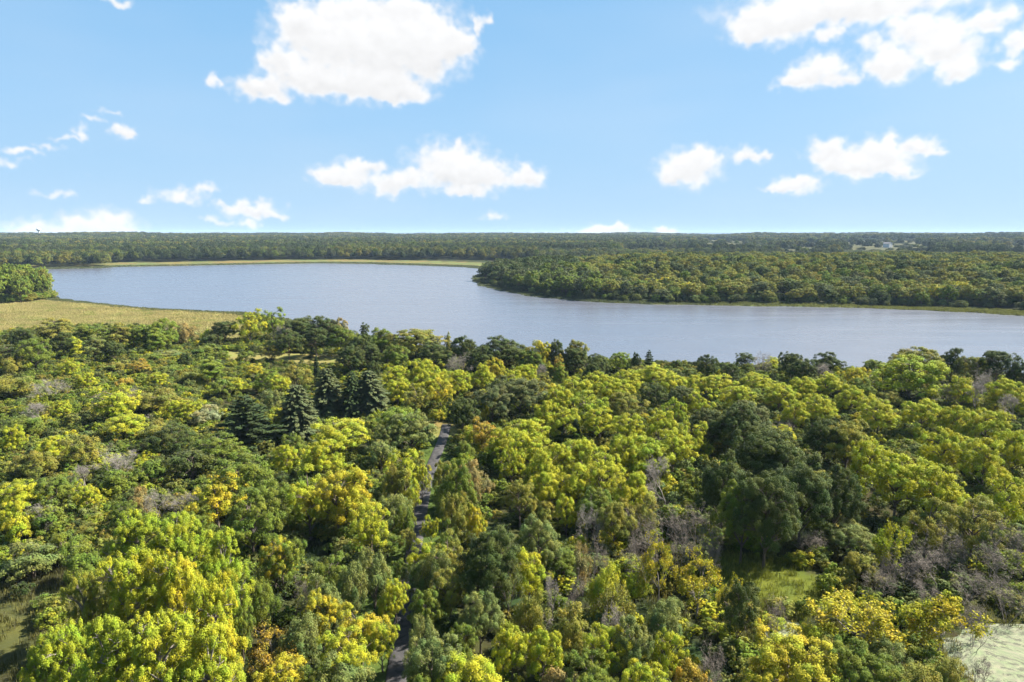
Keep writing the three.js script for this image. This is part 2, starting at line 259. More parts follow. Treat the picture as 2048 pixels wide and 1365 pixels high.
const SHAPES = {   // height and radius of the model, foot of the crown, lobes and their size, clumps per lobe and their size
  dome: { H: 12, R: 6, foot: 0.14, lobes: 24, lobe: 0.33, per: 9, size: [0.55, 0.95], cover: 1.15, flat: 0.78, wild: 0.6 },
  round: { H: 9, R: 4.4, foot: 0.1, lobes: 19, lobe: 0.35, per: 8, size: [0.42, 0.75], cover: 1.1, flat: 0.88, wild: 0.7 },
  loose: { H: 10, R: 4.4, foot: 0.1, lobes: 18, lobe: 0.32, per: 8, size: [0.38, 0.68], cover: 1.05, flat: 1.0, wild: 1 },
  tall: { H: 10, R: 2.7, foot: 0.05, lobes: 20, lobe: 0.5, per: 6, size: [0.4, 0.68], cover: 1.15, flat: 0.8, wild: 0.6 },
  poplar: { H: 17, R: 5, foot: 0.1, lobes: 36, lobe: 0.32, per: 14, size: [0.32, 0.60], cover: 1.3, flat: 1.2, wild: 0.75 },
  willow: { H: 7, R: 3.6, foot: 0.04, lobes: 16, lobe: 0.36, per: 7, size: [0.42, 0.75], cover: 0.8, flat: 1.1, narrow: 0.32, wild: 0.85 },
  shrub: { H: 4, R: 2.6, foot: 0.0, lobes: 13, lobe: 0.38, per: 6, size: [0.32, 0.58], cover: 1.05, flat: 0.85, wild: 0.7 },
};
function growLeafy(kind, seed, leaf, thin = 1) {
  const S = SHAPES[kind], r = seeded(seed), lobes = [], clumps = [], base = S.H * S.foot, mid = V(0, base + (S.H - base) * 0.42, 0);
  const wild = S.wild ?? 0.35, upper = S.H - mid.y, lower = mid.y - base;
  for (let i = 0; i < S.lobes; i++) {
    const uy = 1 - 1.5 * (i + 0.5) / S.lobes, a = i * 2.39996 + range(-0.4, 0.4, r), s = Math.sqrt(1 - uy * uy), lr = S.R * S.lobe * range(1 - 0.28 * wild, 1 + 0.28 * wild, r);
    const f = range(1 - 0.42 * wild, 1 + 0.2 * wild, r), ox = Math.max(0, S.R * f - lr), oy = uy > 0 ? Math.max(0, upper * f - lr * 0.9) : Math.max(0, lower - lr * 0.6);
    lobes.push({ c: V(Math.cos(a) * s * ox, mid.y + uy * oy, Math.sin(a) * s * ox), r: lr });
  }
  for (const l of lobes) for (let k = 0; k < S.per; k++) {
    const u = onSphere(r); if (u.y < -0.5) u.y *= -0.6;
    clumps.push({ c: l.c.clone().add(V(u.x * l.r, u.y * l.r * Math.min(1, 0.3 + 0.55 * S.flat), u.z * l.r).multiplyScalar(range(0.65, 1, r))), r: range(...S.size, r), hue: 0, lobe: l });
  }
  let top = 0; const rs = []; for (const c of clumps) { top = Math.max(top, c.c.y + c.r * 0.8); rs.push(Math.hypot(c.c.x, c.c.z) + c.r * 0.6); }
  rs.sort((a, b) => a - b); const kx = S.R / rs[Math.floor(rs.length * 0.94)], ky = S.H / top;
  for (const c of clumps) { c.c.set(c.c.x * kx, Math.max(c.r * 0.5, c.c.y * ky), c.c.z * kx); c.hue = noise3(c.c.x * 0.3 + seed, c.c.y * 0.3, c.c.z * 0.3) + range(-0.35, 0.35, r); c.val = range(0.86, 1.16, r); }
  const L = new Leaves(), up = V(0, 1, 0), dens = (S.cover * thin) / (leaf * leaf * (S.narrow ?? 0.66) * 0.5);
  for (const c of clumps) {
    const out = c.c.clone().sub(mid).normalize(), n = Math.round(4 * Math.PI * c.r * c.r * 0.55 * dens * (S.flat > 1.2 ? 1.15 : 1));
    for (let k = 0; k < n; k++) {
      const u = onSphere(r); if (u.dot(out) < -0.25 && r() < 0.8) continue; if (u.y < -0.45 && r() < 0.6) continue;
      const rr = c.r * Math.pow(range(0.2, 1, r), 0.45) * (S.wild && r() < 0.18 ? range(1, 1.45, r) : 1);
      const p = V(c.c.x + u.x * rr, c.c.y + u.y * rr * S.flat, c.c.z + u.z * rr); if (p.y < 0.05) p.y = 0.05 + r() * 0.2;
      const nrm = u.clone().multiplyScalar(0.8).addScaledVector(out, 0.3).addScaledVector(up, 0.35).add(onSphere(r).multiplyScalar(0.75)).normalize();
      const ax = onSphere(r).addScaledVector(u, 0.5); ax.y += S.narrow ? 0.9 : kind === 'poplar' ? 0.3 : -0.2; ax.addScaledVector(nrm, -ax.dot(nrm)).normalize();
      const soft = u.clone().addScaledVector(out, 0.5).addScaledVector(up, 0.2).normalize(), h = clamp(c.hue + range(-0.3, 0.3, r), -1.2, 1.3), v = c.val * range(0.82, 1.2, r), s = range(0.7, 1.3, r);
      L.add(p, ax, nrm, leaf * s, leaf * (S.narrow ?? 0.66) * s, soft, [v * (1 + 0.24 * h), v * (1 + 0.03 * h), v * (1 - 0.15 * h)]);
    }
  }
  const W = new Wood(), tr = S.H * 0.018 + 0.03, bend = V(range(-0.3, 0.3, r), 0, range(-0.3, 0.3, r)), trunk = [];
  const stems = kind === 'shrub' || kind === 'willow' ? 4 : 1;
  for (let s = 0; s < stems; s++) { const pts = []; for (let k = 0; k <= 5; k++) { const t = k / 5; pts.push(V(bend.x * t * t * 2 + (stems > 1 ? Math.cos(s * 1.7) * t * S.R * 0.4 : 0), t * S.H * 0.78 - (k ? 0 : 0.3), bend.z * t * t * 2 + (stems > 1 ? Math.sin(s * 1.7) * t * S.R * 0.4 : 0))); } if (!s) trunk.push(...pts); W.tube(pts, pts.map((_, k) => tr * (k ? 1 - k * 0.16 : 1.35) * (stems > 1 ? 0.5 : 1)), 6); }
  for (const l of lobes) {
    const tip = l.c.clone(); tip.x *= kx; tip.y *= ky; tip.z *= kx;
    const from = clamp((tip.y - Math.hypot(tip.x, tip.z) * 0.7) / (S.H * 0.78), 0.08, 0.95) * 5, f0 = Math.floor(from), st = trunk[f0].clone().lerp(trunk[Math.min(5, f0 + 1)], from - f0);
    const m = st.clone().lerp(tip, 0.5); m.y += 0.12 * st.distanceTo(tip); W.tube([st, m, tip], [tr * 0.5, tr * 0.34, tr * 0.12], 5);
    let count = 0; for (const c of clumps) if (c.lobe === l && count++ < 5) W.tube([m.clone().lerp(tip, 0.6), c.c.clone().lerp(tip, 0.45), c.c], [tr * 0.2, tr * 0.14, tr * 0.05], 4);
  }
  return { H: S.H, R: S.R, wood: W.build(), crown: L.build(), parts: stems > 1 ? ['stems', 'foliage'] : ['trunk', 'crown'] };
}
function skeleton(r, H, R, stems, levels, W) {   // limbs that fork until they are twigs; returns the twig tips
  const tips = [];
  const grow = (p, d, len, rad0, lv) => {
    const pts = [p], bend = onSphere(r).multiplyScalar(0.16), n = lv > 1 ? 3 : 2; let q = p, dir = d.clone();
    for (let k = 0; k < n; k++) { dir = dir.clone().add(bend).addScaledVector(onSphere(r), 0.12).normalize(); q = q.clone().addScaledVector(dir, len / n); pts.push(q); }
    W.tube(pts, pts.map((_, k) => Math.max(0.008, rad0 * (1 - 0.5 * k / n))), lv > 2 ? 5 : 3);
    if (!lv) { tips.push(q); return; }
    const kids = lv === 1 ? 4 : 3 + (r() < 0.4 ? 1 : 0);
    for (let k = 0; k < kids; k++) {
      const s = onSphere(r); s.addScaledVector(dir, -s.dot(dir)).normalize();
      const nd = dir.clone().multiplyScalar(range(0.75, 1.1, r)).addScaledVector(s, range(0.5, 0.95, r)).add(V(0, 0.14, 0)).normalize();
      grow(pts[Math.max(1, pts.length - 1 - Math.floor(r() * 2))], nd, len * range(0.55, 0.82, r), rad0 * 0.55, lv - 1);
    }
  };
  for (let s = 0; s < stems; s++) { const a = s * 2.4 + r(), lean = stems > 1 ? range(0.25, 0.7, r) : 0.08; grow(V(Math.cos(a) * 0.2, -0.2, Math.sin(a) * 0.2), V(Math.cos(a) * lean, 1, Math.sin(a) * lean).normalize(), H * (stems > 1 ? 0.33 : 0.26), stems > 1 ? 0.07 : 0.13, levels); }
  let top = 0, wide = []; for (const t of tips) { top = Math.max(top, t.y); wide.push(Math.hypot(t.x, t.z)); } wide.sort((a, b) => a - b);
  const ky = H / top, kx = R / wide[Math.floor(wide.length * 0.93)];
  for (let k = 0; k < W.p.length; k += 3) { W.p[k] *= kx; W.p[k + 1] *= ky; W.p[k + 2] *= kx; }
  for (const t of tips) t.set(t.x * kx, t.y * ky, t.z * kx);
  return tips;
}
function growBare(seed) {
  const r = seeded(seed), W = new Wood(), H = 8, R = 3.6, stems = seed % 3 === 0 ? 1 : 4; const tips = skeleton(r, H, R, stems, stems > 1 ? 4 : 5, W);
  const T = new Wood(); for (const t of tips) for (let k = 0; k < 2; k++) { const d = onSphere(r); d.y = Math.abs(d.y) * 0.7; T.tube([t, t.clone().addScaledVector(d, range(0.25, 0.6, r))], [0.016, 0.005], 3); }
  return { H, R, wood: W.build(), crown: T.build(), parts: ['limbs', 'twigs'] };
}
function growSparse(seed, leaf) {
  const r = seeded(seed), W = new Wood(), H = 8.5, R = 4; const tips = skeleton(r, H, R, 1, 5, W), L = new Leaves();
  for (const t of tips) { const hue = noise3(t.x * 0.4 + seed, t.y * 0.4, t.z * 0.4) + range(-0.3, 0.3, r); if (r() < 0.14) continue; for (let k = 0; k < 9; k++) { const u = onSphere(r), p = t.clone().addScaledVector(u, 0.42 * Math.sqrt(r())), n = u.clone().add(V(0, 0.6, 0)).add(onSphere(r)).normalize(), ax = onSphere(r); ax.y -= 0.3; ax.addScaledVector(n, -ax.dot(n)).normalize(); const s = range(0.7, 1.25, r), v = range(0.8, 1.2, r); L.add(p, ax, n, leaf * s, leaf * 0.5 * s, n, [v * (1 + 0.22 * hue), v, v * (1 - 0.15 * hue)]); } }
  return { H, R, wood: W.build(), crown: L.build(), parts: ['trunk', 'crown'] };
}
function growConifer(seed, pine, leaf) {
  const r = seeded(seed), W = new Wood(), L = new Leaves(), H = 13, R = pine ? 5.4 : 3.5;
  W.tube([V(0, -0.3, 0), V(0, H * 0.5, 0), V(0.1, H * 0.98, 0)], [0.24, 0.15, 0.03], 6);
  const layers = pine ? 18 : 34;
  for (let i = 0; i < layers; i++) {
    const t = (i + range(-0.3, 0.3, r)) / layers, y = H * (0.07 + 0.91 * t), reach = R * (pine ? Math.pow(1 - t, 0.62) * range(0.75, 1.1, r) : Math.pow(1 - t, 0.52) * range(0.8, 1.08, r)) + 0.2, n = Math.max(4, Math.round((pine ? 8 : 13) * (1 - t * 0.5)));
    for (let k = 0; k < n; k++) {
      const a = (k / n) * Math.PI * 2 + i * 1.3 + range(-0.25, 0.25, r), len = reach * range(0.72, 1.08, r), droop = pine ? range(-0.04, 0.10, r) : range(0.08, 0.32, r), d = V(Math.cos(a), 0, Math.sin(a)), sd = V(-d.z, 0, d.x), hue = range(-0.6, 0.6, r), val = range(0.85, 1.15, r);
      const on = (u) => V(d.x * len * u, y - droop * len * u * u + (pine ? 0.22 : 0.10) * len * u, d.z * len * u);
      W.tube([on(0), on(0.55), on(0.95)], [0.05, 0.03, 0.01], 3);
      const m = Math.round((len * (pine ? 56 : 34)) * (0.4 / leaf));
      for (let q = 0; q < m; q++) {
        const u = Math.pow(r(), 0.6), p = on(u), w = (pine ? 0.6 : 0.42) * (1.15 - u * 0.7) * Math.min(1.2, len * 0.4); p.addScaledVector(sd, range(-1, 1, r) * w); p.y += range(-0.12, 0.1, r) - Math.abs(0) + (pine ? range(0, 0.3, r) : 0);
        const ax = d.clone().addScaledVector(sd, range(-0.9, 0.9, r)).add(V(0, pine ? range(-0.1, 0.7, r) : range(-0.7, 0.1, r), 0)).normalize(), nr = V(range(-0.6, 0.6, r), 1, range(-0.6, 0.6, r)).addScaledVector(d, 0.5).normalize(), v = val * range(0.8, 1.2, r);
        L.add(p, ax, nr, leaf * range(0.8, 1.3, r), leaf * 0.42, nr, [v * (1 + 0.15 * hue), v, v * (1 - 0.1 * hue)]);
      }
    }
  }
  return { H, R, wood: W.build(), crown: L.build(), parts: ['trunk', 'needles'] };
}
// model library: near ones carry small leaves, those farther off larger ones
const LIB = {}; let seedNo = 100;
function models(kind, near) {
  const key = kind + (near ? '_near' : '_mid');
  if (!LIB[key]) {
    const n = { dome: 4, round: 4, loose: 3, tall: 3, poplar: 3, willow: 3, shrub: 3, bare: 4, sparse: 2, spruce: 3, pine: 2 }[kind];
    LIB[key] = Array.from({ length: n }, () => {
      const s = (seedNo += 7);
      if (kind === 'bare') return growBare(s);
      if (kind === 'sparse') return growSparse(s, 0.30);
      if (kind === 'spruce' || kind === 'pine') return growConifer(s, kind === 'pine', near ? 0.36 : 0.44);
      return growLeafy(kind, s, kind === 'poplar' ? 0.172 : near ? { dome: 0.21, willow: 0.30, shrub: 0.18 }[kind] ?? 0.182 : { dome: 0.265, willow: 0.35, shrub: 0.23 }[kind] ?? 0.225);
    });
  }
  return LIB[key];
}
const taken = {};
function numbered(name) { taken[name] = (taken[name] ?? -1) + 1; return taken[name] ? name + '_' + String(taken[name]).padStart(3, '0') : name; }
const NAME = { dome: ['oak_tree', 'oak'], round: ['maple_tree', 'maple'], loose: ['ash_tree', 'ash'], tall: ['aspen_tree', 'aspen'], poplar: ['poplar_tree', 'poplar'], willow: ['willow_bush', 'bush'], shrub: ['shrub', 'shrub'], bare: ['bare_tree', 'bare tree'], sparse: ['locust_tree', 'locust'], spruce: ['spruce_tree', 'spruce'], pine: ['pine_tree', 'pine'] };
const FORM = { dome: 'oak', round: 'round tree', loose: 'ragged tree', tall: 'upright tree', poplar: 'poplar', willow: 'feathery bush', shrub: 'low shrub', bare: 'leafless tree', sparse: 'thin-leaved tree', spruce: 'spruce', pine: 'pine' };
const plants = [];   // every single plant, for placing and describing
let pick = 0;
function plant(kind, pal, x, z, H, R, label, opts = {}) {
  const dist = Math.hypot(x, z), set = models(kind, dist < (opts.near ?? 108)), m = opts.model ?? set[(pick++ * 5 + Math.floor(rnd() * 2)) % set.length];
  const g = new THREE.Group(), [name, category] = NAME[kind]; g.name = numbered(opts.name ?? name);
  const wood = new THREE.Mesh(m.wood, kind === 'bare' ? (pal === 'twig' ? TWIG : TWIG2) : kind === 'poplar' || kind === 'sparse' ? PALEBARK : BARK), crown = new THREE.Mesh(m.crown, kind === 'bare' ? (pal === 'twig' ? TWIG : TWIG2) : leafMat[pal]);
  [wood.name, crown.name] = m.parts;
  for (const c of [wood, crown]) { c.castShadow = c.receiveShadow = true; g.add(c); }
  const sx = R / m.R, sy = H / m.H;
  g.position.set(x, groundAt(x, z), z); g.rotation.y = rnd() * Math.PI * 2; g.scale.set(sx * range(0.93, 1.07), sy, sx * range(0.93, 1.07));
  g.userData = { category: opts.category ?? category };
  if (label) g.userData.label = label;
  scene.add(g); plants.push({ g, kind, pal, x, z, H, R, label, zone: opts.zone });
  return g;
}
const TREES = [
["tall","oak",-160.4,-214.3,10,4.9],
["round","green",-153.4,-216,12,5.4],
["tall","olive",-176.2,-258.7,13,6.9],
["dome","oak",-159.3,-238.9,11,4.6],
["tall","yg",-156.4,-240.3,9,3.2],
["tall","green",-162.6,-254.9,11,4.1],
["tall","sage",-142.2,-229.3,11,4.4],
["tall","green",-160.2,-257.8,11,4.4],
["tall","green",-151.2,-252.1,11,4.3],
["tall","olive",-148,-254.5,12,4.9],
["tall","green",-144.8,-257.8,11,4],
["tall","leaf",-141,-259.3,11,4],
["round","leaf",-135.5,-261.8,13,6],
["tall","leaf",-131.3,-249.3,11,4.6],
["dome","oak",-137.3,-231.1,9,4.5],
["willow","pink",-130.1,-269.9,10,4.6],
["shrub","yg",-122.7,-272.7,7,2.8],
["dome","oak",-116.2,-273.1,10,5.8],
["dome","oak",-180.3,-248,11,4.6],
["tall","olive",-178.4,-270,11,4],
["loose","yg",-106.1,-273.6,15,6.6,"spreading yellow-green cottonwood standing above the others beside the tan marsh"],
["loose","leaf",-99.5,-281.2,15,6,"fresh green cottonwood with open crown beside the spreading yellow-green one"],
["dome","oak",-83.6,-268.3,13,9.1],
["dome","oak",-73.5,-266.7,13,7.1],
["dome","green",-61.6,-248,11,5.7],
["bare","bark",-88.4,-262.2,11,4.1],
["dome","oak",-80.1,-241.4,11,5.4],
["dome","oak",-72.2,-248,11,5.5],
["round","pink",-68.8,-268.4,12,4],
["shrub","green",-94,-236.9,4,3.2],
["shrub","oak",-109.2,-224.3,6,2.5],
["shrub","green",-112.5,-244.9,5,5.5],
["shrub","sage",-121.9,-240,4,5.3],
["shrub","green",-126.3,-234.8,4,4.4],
["shrub","olive",-85.7,-238.8,6,4.4],
["shrub","oak",-118.7,-265.7,6,4.4],
["round","yg",-137.4,-208.1,6,3.6],
["round","yg",-122.2,-191,6,3],
["loose","orange",-117.6,-211.5,6,3.8],
["tall","leaf",-89.5,-199.3,9,4.2,"bright green upright tree alone in the scrub before the lakeside clearing"],
["shrub","oak",-124.3,-200.8,4,2.4],
["round","gold",-79.8,-208.3,5,3.6],
["round","leaf",-70,-191.1,7,4.1],
["willow","olive",-63.5,-196.4,7,5],
["spruce","pine",-60.5,-207.4,8,1.3,"thin dark spire of a conifer at the edge of the lakeside clearing"],
["bare","bark",-124.6,-180.3,6,5.7],
["loose","yg",-93.8,-156.3,10,6.6,"bright yellow-green tree standing alone in the scrub left of the dark pine"],
["bare","bark",-98.9,-174.1,6,2.1],
["willow","olive",-87.4,-165.1,7,5.7],
["willow","olive",-133.3,-177.3,8,6.4],
["bare","bark",-111.4,-157.9,6,4.7],
["round","yg",-110,-161.9,5,2.4],
["willow","green",-106.5,-144.3,6,4.4],
["round","yg",-100.9,-133,7,2.5],
["pine","pine",-55.3,-137.9,12,7.8,"broad dark green pine with layered boughs left of the twin spruces"],
["spruce","fir",-47,-145.3,13,5.7],
["spruce","fir",-45.3,-163.4,13,5.1],
["spruce","pine",-39.1,-162.9,12,4],
["spruce","fir",-35.4,-165.3,12,5.9],
["dome","oak",-41.3,-199,8,2.2],
["round","yg",-35.2,-133.8,8,6.7],
["round","leaf",-23.5,-139.2,9,5.2],
["round","sage",-20.8,-135.9,9,5.3],
["loose","yg",-18.5,-112.7,9,3.6],
["loose","yg",-15.2,-109.9,7,1.8],
["round","sage",-25.5,-133,7,3],
["shrub","sage",-25.2,-126.1,6,3.3],
["tall","oak",-60.6,-277.7,9,2],
["dome","green",-46.8,-242,12,5.9],
["dome","olive",-34.1,-238.1,12,9.9],
["tall","olive",-23.3,-244.6,10,1.6],
["dome","oak",-16.1,-222.5,12,4.4],
["dome","oak",-3.1,-221.4,12,8.5],
["round","gold",8.8,-212.8,12,3.8],
["dome","oak",13.7,-214.9,12,3.2],
["dome","olive",20.5,-214.9,12,4.5],
["tall","orange",13.8,-199.6,10,1.8,"slim orange-leaved tree in the row of dark oaks on the lakeshore"],
["dome","oak",26.1,-204.4,9,4],
["round","leaf",34.6,-213.8,8,3.7],
["dome","oak",39.5,-213.8,8,1.7],
["pine","pine",43.4,-212.6,9,2.4],
["tall","leaf",13.8,-191.3,9,2.1],
["bare","bark",-16.2,-208,9,3.9],
["dome","green",-37.5,-216.3,10,4.8],
["dome","oak",19.6,-209.5,10,4.7],
["dome","oak",24.4,-197.4,8,3.7],
["dome","oak",-50.6,-224.8,12,5],
["dome","oak",-25,-219.4,10,5.7],
["dome","oak",-10.2,-214.3,10,4.8],
["dome","green",5.6,-210.7,9,4.7],
["bare","bark",10.1,-200.3,7,3],
["dome","oak",-51.5,-214.3,10,4.8],
["dome","oak",-46.4,-220.5,9,4.1],
["round","yg",-26.1,-190.6,10,4.5],
["round","yg",-32,-186,9,4.3],
["round","yg",-21.2,-186,9,4.3],
["round","gold",-5.4,-197.6,9,3.5],
["round","yg",3.9,-188.3,9,3.9],
["round","yg",-8.6,-188.3,9,3.9],
["loose","gold",-18,-168.2,9,3.9],
["loose","olive",-23.7,-164.6,8,3.9],
["round","yg",-29.8,-172.9,8,4],
["round","yg",-14.6,-179,9,4],
["round","yg",-0.5,-180.4,9,4],
["round","yg",-22.2,-175.7,9,3.9],
["dome","oakgrey",1.9,-162.3,11,7,"broad grey-green oak among yellow crowns near the trail end"],
["dome","oak",-10.8,-146.2,10,3.8],
["dome","oakgrey",-4.6,-156.3,10,5.4],
["shrub","gold",-6.6,-154.3,7,1.4],
["round","yg",10.7,-158.6,9,3.8],
["loose","lime",17.5,-154.9,9,4.6,"bright lime crown right of the broad grey-green oak"],
["round","yg",7.4,-149.8,8,3.2],
["round","yg",15.6,-168.8,9,5],
["round","yg",25.5,-168.2,9,4.7],
["round","yg",40.7,-194.3,8,5.8],
["round","olive",27.1,-157.1,8,4.5],
["round","oak",35.8,-168.1,8,4],
["dome","oakgrey",41.8,-164.6,8,3.5],
["loose","lime",37.4,-152.6,8,2.9],
["round","yg",43.6,-181.2,8,4.9],
["round","yg",22.4,-180.6,8,4.3],
["round","yg",32.4,-184,8,4.4],
["loose","orange",-5.5,-135.4,8,3.9],
["spruce","pine",13.6,-141.1,6,1.6],
["spruce","pine",10.5,-143.5,6,1.6],
["round","yg",3.2,-133.8,8,4.6],
["round","yg",19,-143.1,8,4.3],
["round","yg",11.4,-143.1,8,3.8],
["round","yg",24.6,-136.9,8,4.1],
["round","yg",-1.4,-127.7,8,3.4],
["loose","yg",45.7,-162.4,8,4.3],
["round","oak",59.3,-203.6,9,3.6],
["round","oak",64.7,-198.7,7,2.8],
["bare","bark",78.2,-209.8,9,3],
["dome","oak",86.5,-208,9,3.9],
["dome","oak",85.6,-197.6,9,4.4],
["dome","oak",97.4,-207.1,9,5.1],
["bare","bark",89.2,-192.7,8,4.3],
["round","gold",95,-183.9,9,4.1],
["dome","green",91.1,-174.7,8,4],
["bare","bark",103.2,-191.2,8,2],
["round","lime",106.5,-178.6,13,9.6,"broad yellow-green tree standing taller than its neighbours by the water"],
["dome","olive",120.2,-199.3,12,7],
["dome","oak",130.2,-198.4,12,4],
["dome","olive",134.3,-193.8,10,4.6],
["dome","oak",139,-192.3,12,5.7],
["dome","oak",141.5,-186.7,10,2.8],
["round","yg",85.4,-181.2,8,5],
["round","yg",85,-166.3,8,4],
["round","yg",75.7,-174.7,8,4.2],
["round","yg",57,-183.4,7,5.5],
["round","yg",49.4,-183.4,7,4.1],
["round","yg",67.5,-182.1,7,4.8],
["round","yg",66.7,-166.3,8,4.4],
["round","yg",56.4,-165.2,8,4.3],
["round","yg",115,-170,9,4.1],
["bare","bark",129.4,-182.5,9,4.1],
["round","yg",123.2,-166.4,9,4.6],
["bare","bark",117.9,-154.6,8,3.5],
["bare","bark",112,-171,8,3.2],
["round","yg",71.5,-154.6,8,4.1],
["round","yg",80.6,-145.7,9,4.4],
["round","yg",90.4,-145.7,9,4.7],
["round","yg",98.7,-137.1,9,4.4],
["round","yg",95.2,-141.3,9,3.7],
["round","yg",63.7,-149.8,8,3.4],
["dome","oakgrey",49.3,-138.5,11,5.4],
["dome","oakgrey",39.5,-135.3,10,3.9],
["dome","oak",44.8,-131.5,12,5.5],
["dome","oak",43.2,-112,13,6.3],
["dome","oak",31.9,-98.4,13,4.5],
["dome","oak",42,-94.2,14,5.6,"largest dark green oak over the deep shade right of the bare trees"],
["dome","oak",44.3,-110,12,4.6],
["dome","olive",62.7,-123,11,4.9],
["dome","oak",59.4,-125.8,11,4.3],
["dome","oak",34.2,-86.9,14,5],
["dome","oak",47.3,-94.6,12,3.6],
["dome","green",31.6,-88.5,12,3.7],
["round","yg",60.6,-102.6,11,5.2],
["round","yg",78.5,-119.8,10,4.1],
["round","yg",82,-113.7,10,4.1],
["loose","olive",62.1,-86.8,10,4.2],
["round","yg",91.2,-119.2,10,3.2],
["sparse","yg",47.9,-83.1,9,2.7],
["round","yg",65.5,-100.3,10,4.2],
["loose","yg",73.1,-96,10,3.7],
["round","yg",61.4,-113.2,10,3.4],
["loose","olive",55.6,-86.4,10,3.3],
["bare","twig",48.6,-80.4,6,3],
["bare","twig",53.7,-79,6,3.6],
["bare","twig",60.6,-80.8,7,3.4],
["bare","twig",58.3,-74.4,6,2.8],
["bare","twig",55.5,-77.5,5,2.7],
["bare","twig",49,-75.7,5,2.7],
["bare","twig",53.6,-83.7,7,2.9],
["bare","twig",45,-78.2,5,2.4],
["bare","twig",51.1,-69.4,6,2.5,"dead grey tree leaning over the pale green pond"],
["sparse","gold",37.7,-68.6,8,5.1],
["sparse","gold",45.1,-66.5,8,4.1,"golden thin-leaved tree standing right at the pale green pond"],
["sparse","gold",21.6,-74.7,8,2.9],
["sparse","gold",24.8,-71.1,8,1.9],
["round","oak",23.9,-66.7,9,2.1],
["round","gold",26.2,-58.7,8,4],
["willow","olive",31.7,-62.6,5,2.2],
["shrub","olive",34.3,-61.6,4,2.2],
["willow","sage",37.9,-63,5,2.3],
["shrub","green",41.2,-62.5,4,2.2],
["willow","olive",41.6,-59.4,5,1.9],
["shrub","yg",32.4,-68.5,3,1.6],
["bare","twig",47,-60.9,5,1.9],
["round","gold",23.7,-56.8,6,2.3],
["round","green",31.6,-58.7,7,3],
["round","green",34.5,-57.9,6,2.8],
["willow","olive",36.9,-57.1,6,2.7],
["shrub","orange",16.9,-59.4,5,1.9],
["bare","twig",19.5,-60.2,6,1.9],
["shrub","yg",30.6,-73.5,1.5,1.7],
["shrub","gold",28,-72.8,1.5,1.2],
["willow","pink",-6.4,-107.5,8,3.1],
["round","gold",-5.2,-92,7,1.7],
["round","leaf",-8.8,-113,8,2.6],
["shrub","green",-10.6,-99.3,4,1.8],
["dome","oak",-2.8,-74.7,11,3.8,"large dark green tree right of the trail with pale limbs below"],
["round","sage",3.5,-83.4,9,3.2],
["sparse","sage",-0.6,-73.3,9,2],
["round","yg",-10.7,-79.8,7,2.6],
["loose","olive",-8.1,-80.1,8,2.6],
["round","yg",2,-76.5,8,2.8],
["sparse","pink",7.3,-76.2,9,2],
["bare","twig",10.3,-77.9,9,1.5],
["sparse","gold",17.8,-77.9,9,2.4],
["willow","yg",10.6,-72.3,8,2.1],
["bare","twig",7.2,-72.1,7,1.9],
["bare","bark",25.3,-104.6,10,3.8,"bare grey tree rising between yellow crowns and the dark oaks"],
["loose","olive",19.6,-95.2,8,2.8],
["round","yg",8.1,-95.8,7,2.1],
["bare","twig",17.8,-92,7,2.8],
["bare","twig",22.4,-92,7,3.2],
["bare","twig",26.4,-91.4,8,2.8],
["bare","twig",22.5,-83.7,7,2.3],
["round","yg",7.4,-115.8,9,3.8],
["round","yg",12.4,-117.3,9,4.1],
["round","yg",2.2,-122.3,9,4],
["loose","yg",15.6,-112.4,9,3.7],
["round","lime",24.9,-118.5,9,4.7],
["round","yg",29.9,-122,9,3.7],
["round","yg",5,-111.3,9,3],
["loose","yg",10.2,-105.4,9,3.9],
["loose","yg",14.4,-105.4,9,3.4],
["loose","yg",-0.1,-116.7,8,2.8],
["round","yg",21,-119.4,9,3.6],
["round","yg",18.2,-100.9,9,3.5],
["round","yg",5.2,-103.7,8,3.2],
["loose","yg",35.8,-129.5,9,3.4],
["round","yg",30.6,-137.1,9,4.1],
["loose","olive",1.2,-99.3,8,2.7],
["dome","green",12.2,-96.2,8,3.3],
["round","olive",14.5,-91.4,8,2.8],
["round","sage",-7.4,-58.5,8,2.7],
["round","yg",-3.9,-56.8,7,3.6],
["round","yg",-0,-61.5,7,2.1],
["round","yg",3.1,-61.2,7,2],
["round","yg",9.4,-61.5,7,2.3],
["round","sage",11.7,-61,8,2.3],
["shrub","pink",4.7,-57.8,5,2.1],
["loose","green",-5.1,-62.3,7,1.7],
["willow","olive",6.4,-64.7,7,2.6],
["willow","sage",16.1,-66.6,7,2.6],
["sparse","olive",12.4,-70,8,2.5],
["loose","yg",15.3,-61.1,7,1.9],
["willow","olive",1.9,-66.8,8,2.1],
["round","sage",-3.4,-67.6,7,2.4],
["loose","green",7.3,-58.6,6,2.6],
["round","yg",12.2,-57.1,6,2.3],
["loose","gold",-23.9,-96.8,11,4.3,"golden tree nearest the trail on its left"],
["loose","gold",-44.9,-98.7,9,4.1],
["round","green",-44,-104.6,10,5.4],
["loose","yg",-30,-95.7,11,4.2],
["loose","gold",-25.7,-95.7,11,4.5],
["round","yg",-34.7,-120.2,8,3.8],
["round","yg",-41.3,-120.4,7,2.7],
["round","green",-42.1,-126.7,7,2.7],
["loose","green",-34.8,-93.9,10,4],
["round","green",-35.9,-89.1,10,4.1],
["loose","yg",-19.1,-87.2,9,3],
["willow","olive",-19.5,-109.4,7,2.3],
["willow","sage",-18.2,-96.1,7,3.2],
["willow","sage",-16.6,-76.7,8,2.4],
["loose","yg",-13.3,-72.7,6,1.6],
["loose","gold",-15.8,-65.8,7,3],
["loose","yg",-16.2,-60.9,7,2.9],
["loose","yg",-13.4,-64.5,6,1.8],
["willow","sage",-20.9,-70,8,2.4],
["loose","green",-21.2,-74.7,8,2.6],
